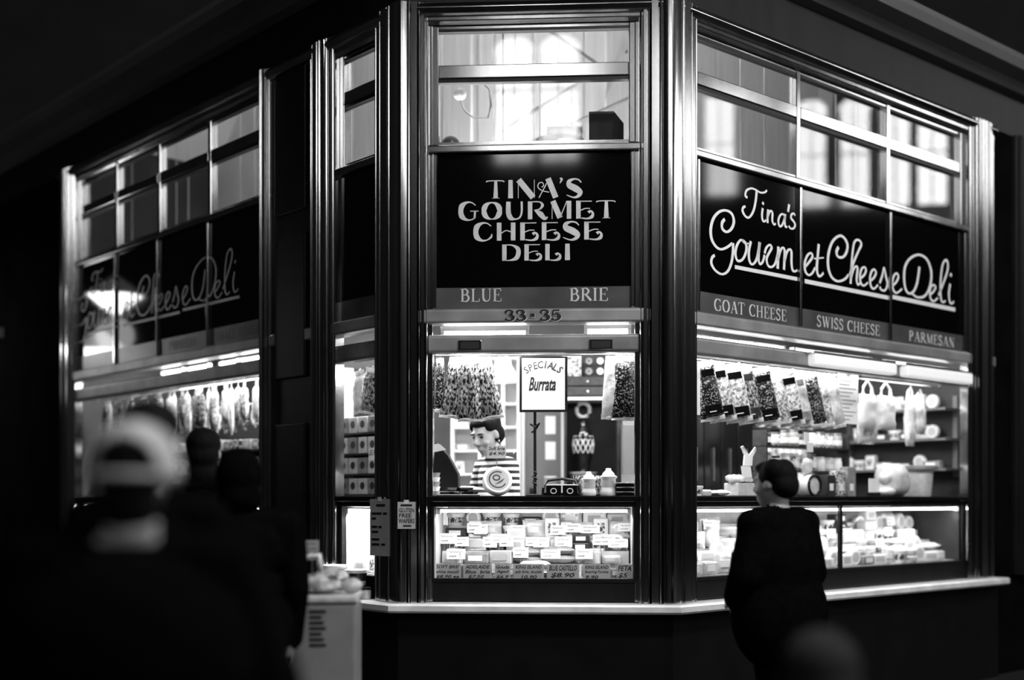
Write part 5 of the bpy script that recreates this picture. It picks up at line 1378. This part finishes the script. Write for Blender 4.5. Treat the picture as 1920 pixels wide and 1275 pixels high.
def build_person(name, label, mw, h, mats, arms, bulk=1.0, voxel=.012, lean=0.0, head_turn=0.0, head_pitch=0.0, coat=0.0, head_k=1.0, group=None):
    """standing figure facing local +y. arms: two lists [elbow, wrist, hand_dir] in metres for a 1.7 m figure. mats: top, legs, skin, shoes"""
    k = h / 1.7
    r = thing(name, label, 'person', mw, group)
    F_ = Flesh()
    def V(x, y, z): return Vector((x * k, (y + max(0, z - .95) * lean) * k, z * k))
    for s in (-1, 1):
        F_.chain([V(s * .09, 0, .90), V(s * .10, .01, .50), V(s * .105, -.02, .09)], [.088 * k * bulk, .058 * k, .042 * k], 1)
        F_.cap(V(s * .105, -.03, .045), V(s * .115, .13, .035), .045 * k, .035 * k, 3)
    F_.ell(V(0, -.01, .95), (.165 * k * bulk, .125 * k * bulk, .13 * k), 1 if coat < .1 else 0)
    F_.ell(V(0, 0, 1.10), (.15 * k * bulk, .115 * k * bulk, .16 * k), 0)
    F_.ell(V(0, 0, 1.28), (.175 * k * bulk, .125 * k * bulk, .17 * k), 0)
    if coat:
        F_.ell(V(0, -.01, .92), (.185 * k * bulk, .145 * k * bulk, .22 * k), 0)
    F_.cap(V(-.13 * bulk, -.01, 1.375), V(.13 * bulk, -.01, 1.375), .07 * k * bulk, .07 * k * bulk, 0)
    F_.cap(V(0, -.015, 1.38), V(0, .0, 1.44), .075 * k, .06 * k, 0)
    for s, (el, wr, hd) in zip((-1, 1), arms):
        sh = V(s * .175 * bulk, -.01, 1.375)
        F_.chain([sh, V(*el), V(*wr)], [.062 * k * bulk, .05 * k * bulk, .038 * k * bulk], 0)
        w = V(*wr); F_.cap(w, w + Vector(hd).normalized() * .02 * k, .028 * k, .026 * k, 2)
        hand(F_, w + Vector(hd).normalized() * .012 * k, hd, (-s * .8, .25, -.2), -s, 2, k)
    # neck and head
    nb_ = V(0, -.01, 1.42); hc = V(0, .015, 1.595)
    HR = Matrix.Rotation(head_turn, 3, 'Z') @ Matrix.Rotation(-head_pitch, 3, 'X'); q = k * head_k
    def Hd(x, y, z): return hc + HR @ Vector((x * q, y * q, z * q))
    F_.cap(nb_, Hd(0, -.02, -.06), .056 * k, .052 * k, 2)
    def hell(c, rad, m=2): F_.p.append(('e', Hd(*c), Vector(rad) * q, HR, None, m))
    hell((0, -.01, .03), (.076, .094, .082)); hell((0, .03, -.015), (.066, .068, .085)); hell((0, .052, -.07), (.042, .042, .040))
    hell((0, .072, -.095), (.022, .02, .018))
    F_.cap(Hd(0, .092, .02), Hd(0, .113, -.022), .008 * q, .013 * q, 2)
    for s in (-1, 1):
        hell((s * .010, .103, -.028), (.009, .009, .008)); hell((s * .076, -.005, -.005), (.010, .022, .032)); hell((s * .028, .083, .035), (.024, .014, .009)); hell((s * .036, .072, -.03), (.024, .02, .02))
    hell((0, .095, -.058), (.021, .010, .006)); hell((0, .093, -.070), (.018, .010, .007))
    body = F_.fuse('body', mats, r, voxel, 3)
    return r, Hd, HR, q, k, V

def hair_cap(r, Hd, HR, q, parts, mat_name, voxel=.010, name='hair'):
    f = Flesh()
    for c, rad in parts:
        f.p.append(('e', Hd(*c), Vector(rad) * q, HR, None, 0))
    return f.fuse(name, [mat_name], r, voxel, 3)
DOWN = [[(-.25, -.02, 1.10), (-.25, .06, .86), (0, .15, -1)], [(.25, -.02, 1.10), (.25, .06, .86), (0, .15, -1)]]
SHORT = [((0, -.02, .045), (.085, .102, .082)), ((0, -.06, -.01), (.078, .06, .07))]
FACE_IN = 0.0
# ---- shopkeeper behind the middle hatch, turned to the notice post and looking down
fw = math.atan2(-.62, -.78)        # facing in the middle-face frame
rz = fw - math.pi / 2
r, Hd, HR, q, k, V = build_person('person', 'shopkeeper in striped top and dark apron bent over her work behind the counter', at(FC, -.215, .98, .272, rz),
    1.66, ['stripe_top', 'cloth_black', 'skin', 'cloth_black'], [[(-.27, .10, 1.12), (-.15, .36, 1.21), (.5, .8, -.05)], [(.28, .08, 1.10), (.16, .36, 1.21), (-.5, .8, -.05)]],
    .97, .0085, .25, .30, .42, head_k=1.12)
hair_cap(r, Hd, HR, q, [((0, -.028, .045), (.084, .094, .078)), ((0, .03, .088), (.066, .058, .028)), ((.062, .01, .06), (.024, .05, .038)), ((-.062, .01, .06), (.024, .05, .038)), ((0, -.06, -.02), (.080, .062, .075)), ((.058, -.03, .0), (.03, .05, .06)), ((-.058, -.03, .0), (.03, .05, .06)), ((0, -.12, -.03), (.032, .035, .045))], 'hair_black', .007)
for s in (-1, 1):
    def bit(name, c, rad, m, par=r):
        mb = MB().ell((0, 0, 0), (1, 1, 1), 12, 8)
        M4 = Matrix.Translation(Hd(*c)) @ HR.to_4x4() @ Matrix.Diagonal((rad[0] * q, rad[1] * q, rad[2] * q, 1))
        return mb.moved(M4).build(name, m, par, None, True)
    bit('eye', (s * .029, .0845, .012), (.013, .010, .0065), 'ink'); bit('eyebrow', (s * .030, .093, .034), (.020, .007, .0038), 'hair_black')
    bit('earring', (s * .082, .0, -.048), (.006, .006, .008), 'steel')
bit('mouth', (0, .0995, -.064), (.019, .007, .0035), 'wrap_mid')
ap = Flesh()
ap.ell(V(0, .03, 1.12), (.14 * k, .11 * k, .17 * k)).ell(V(0, .03, .86), (.17 * k, .13 * k, .26 * k))
ap.fuse('apron', ['cloth_black'], r, .014)
# ---- man in a cap, close to the camera, seen from behind
r, Hd, HR, q, k, V = build_person('person', 'bulky person in dark jacket and pale cap standing nearest with back turned', wl(-.795, 2.62, 0, .06),
    1.555, ['cloth_black', 'cloth_black', 'skin', 'cloth_black'], [[(-.33, -.03, 1.10), (-.16, .22, .98), (.6, .6, .1)], [(.33, -.03, 1.10), (.16, .22, .98), (-.6, .6, .1)]], 1.28, .013, 0, 0, 0.05, coat=1, head_k=1.0)
hair_cap(r, Hd, HR, q, [((0, -.012, .02), (.082, .100, .075)), ((0, -.05, -.03), (.074, .06, .06)), ((0, -.045, -.085), (.072, .055, .06))], 'hair_black')
capr = MB(); NU, NV = 48, 14
def cap_pt(u, v, grow=0.0):
    a = 2 * math.pi * u; t = v * math.pi / 2 * 1.06
    rr = math.sin(t) ** .8 if t < math.pi / 2 else 1.0
    return Hd((.100 + grow) * rr * math.cos(a), (.116 + grow) * rr * math.sin(a) - .005, -.012 + (.122 + grow) * math.cos(t))
vid = {}; vs = []; fs = []
for j in range(NV + 1):
    for i in range(NU):
        vid[(i, j)] = len(vs); vs.append(tuple(cap_pt(i / NU, j / NV)))
for j in range(NV):
    for i in range(NU):
        u, v = (i + .5) / NU, (j + .5) / NV
        du = (u - .75) / .12; dv = (.90 - v) / .38
        if abs(u - .75) < .12 and .5 < v < .93 and (du * du + max(0, dv) ** 2) < 1: continue     # half-moon gap over the strap
        fs.append((vid[(i, j)], vid[((i + 1) % NU, j)], vid[((i + 1) % NU, j + 1)], vid[(i, j + 1)]))
capo = MB().add(vs, fs).build('cap', 'cap_cloth', r, None, True)
sd = capo.modifiers.new('cloth', 'SOLIDIFY'); sd.thickness = .004; sd.offset = 1
for kk in range(6):
    u = .25 + kk / 6
    MB().tube([cap_pt(u, v / 12, .004) for v in range(0, 12 if kk != 3 else 6)], .0022, 5).build('seam', 'cap_seam', capo)
MB().tube([cap_pt((.75) + .122 * math.cos(a), .92 - .40 * math.sin(a), .004) for a in [math.pi * z / 12 for z in range(13)]], .004, 6).build('edging', 'cap_seam', capo)
MB().ell(tuple(Hd(0, -.005, .112)), (.008, .008, .005), 8, 6).build('button', 'cap_seam', capo)
vz = MB()
vv = []
for i in range(13):
    a = math.pi * (0.14 + .72 * i / 12)
    p0 = Hd(.100 * math.cos(a), .114 * math.sin(a) - .005, -.010); p1 = Hd(.098 * math.cos(a), (.114 + .075 * math.sin(a)) * math.sin(a) - .0, -.028)
    vv += [tuple(p0), tuple(p1)]
vz.add(vv, [(2 * i, 2 * i + 1, 2 * i + 3, 2 * i + 2) for i in range(12)])
vo = vz.build('visor', 'cap_cloth', r, None, True); sd = vo.modifiers.new('cloth', 'SOLIDIFY'); sd.thickness = .005
gm = Flesh()
gm.ell(V(0, 0, 1.15), (.34 * k, .21 * k, .30 * k)).ell(V(0, 0, .85), (.37 * k, .22 * k, .36 * k)).cap(V(-.2, -.01, 1.34), V(.2, -.01, 1.34), .085 * k, .085 * k)
gm.fuse('jacket', ['cloth_black'], r, .015)
f = Flesh(); f.cap(V(-.055, -.055, 1.425), V(.055, -.055, 1.425), .026 * k, .026 * k).cap(V(-.07, -.02, 1.43), V(.07, -.02, 1.43), .028 * k, .028 * k)
f.cap(V(-.02, -.07, 1.45), V(.055, -.06, 1.455), .015 * k, .015 * k)
f.fuse('scarf', ['collar_cloth'], r, .008)
# ---- dark figures queueing at the shaded hatch
r, Hd, HR, q, k, V = build_person('person', 'dark-haired person hidden behind the pale cap, only crown showing', wl(-1.03, 3.55, 0, .1), 1.66, ['cloth_black', 'cloth_black', 'skin', 'cloth_black'], DOWN, 1.0, .013, coat=1)
hair_cap(r, Hd, HR, q, SHORT + [((0, 0, .06), (.088, .1, .07))], 'hair_black')
r, Hd, HR, q, k, V = build_person('person', 'taller dark-haired person in black coat between the cap and the black door', wl(-1.52, 6.15, 0, .2), 1.73, ['cloth_black', 'cloth_black', 'skin', 'cloth_black'], DOWN, 1.05, .013, coat=1)
hair_cap(r, Hd, HR, q, SHORT + [((0, -.05, -.09), (.075, .055, .08))], 'hair_black')
f = Flesh(); f.cap(V(-.05, -.025, 1.44), V(.05, -.025, 1.44), .058 * k, .058 * k); f.fuse('collar', ['cloth_black'], r, .012)
r, Hd, HR, q, k, V = build_person('person', 'shorter person in black hood standing before the black door', wl(-1.135, 5.2, 0, .35), 1.585, ['cloth_black', 'cloth_black', 'skin', 'cloth_black'], DOWN, 1.25, .013, coat=1)
hair_cap(r, Hd, HR, q, [((0, -.01, .01), (.105, .118, .125)), ((0, -.03, -.09), (.10, .10, .08))], 'cloth_black', .010, 'hood')
# ---- customer at the long counter
rz = math.atan2(.749, -.663) - math.pi / 2
r, Hd, HR, q, k, V = build_person('person', 'customer in loose black top with short dark hair at the long counter', wl(1.36, 6.35, 0, rz), 1.575,
    ['cloth_black', 'cloth_black', 'skin', 'cloth_black'], [[(-.25, .02, 1.10), (-.2, .14, .95), (.3, .8, -.1)], [(.26, .0, 1.10), (.2, .14, .95), (-.3, .8, -.1)]], 1.36, .012, .03, .15, .12, coat=1, head_k=1.12)
hair_cap(r, Hd, HR, q, [((0, -.022, .035), (.090, .098, .082)), ((0, -.06, -.015), (.083, .062, .07)), ((0, .03, .085), (.06, .06, .03)), ((.05, -.03, .06), (.05, .06, .06)), ((-.05, -.03, .06), (.05, .06, .06))], 'hair_black', .008)
for s in (-1, 1):
    bit('earring', (s * .084, -.002, -.046), (.006, .006, .008), 'steel')
gm = Flesh()
gm.ell(V(0, 0, 1.15), (.30 * k, .21 * k, .30 * k)).ell(V(0, 0, .88), (.32 * k, .23 * k, .33 * k)).cap(V(-.19, -.01, 1.36), V(.19, -.01, 1.36), .085 * k, .085 * k).ell(V(0, -.02, 1.33), (.22 * k, .15 * k, .14 * k))
for s in (-1, 1):
    gm.chain([V(s * .22, -.01, 1.34), V(s * .29, .0, 1.10), V(s * .25, .08, .98)], [.09 * k, .095 * k, .085 * k])
gm.fuse('loose_top', ['cloth_black'], r, .014)
f = Flesh(); f.cap(V(-.06, .0, 1.435), V(.06, .0, 1.435), .030 * k, .030 * k)
f.fuse('neckline', ['collar_cloth'], r, .010)
# ---- small figure in a dark grey knitted hat at the lower edge
r, Hd, HR, q, k, V = build_person('person', 'small figure with dim grey knitted hat low in front of the customer', wl(.68, 2.75, 0, -.2), 1.065, ['cloth_black', 'cloth_black', 'skin', 'cloth_black'], DOWN, 1.1, .011, coat=1, head_k=1.5)
hair_cap(r, Hd, HR, q, [((0, -.005, .03), (.092, .106, .095)), ((0, -.01, -.01), (.096, .108, .05))], 'cloth_grey', .009, 'knitted_hat')
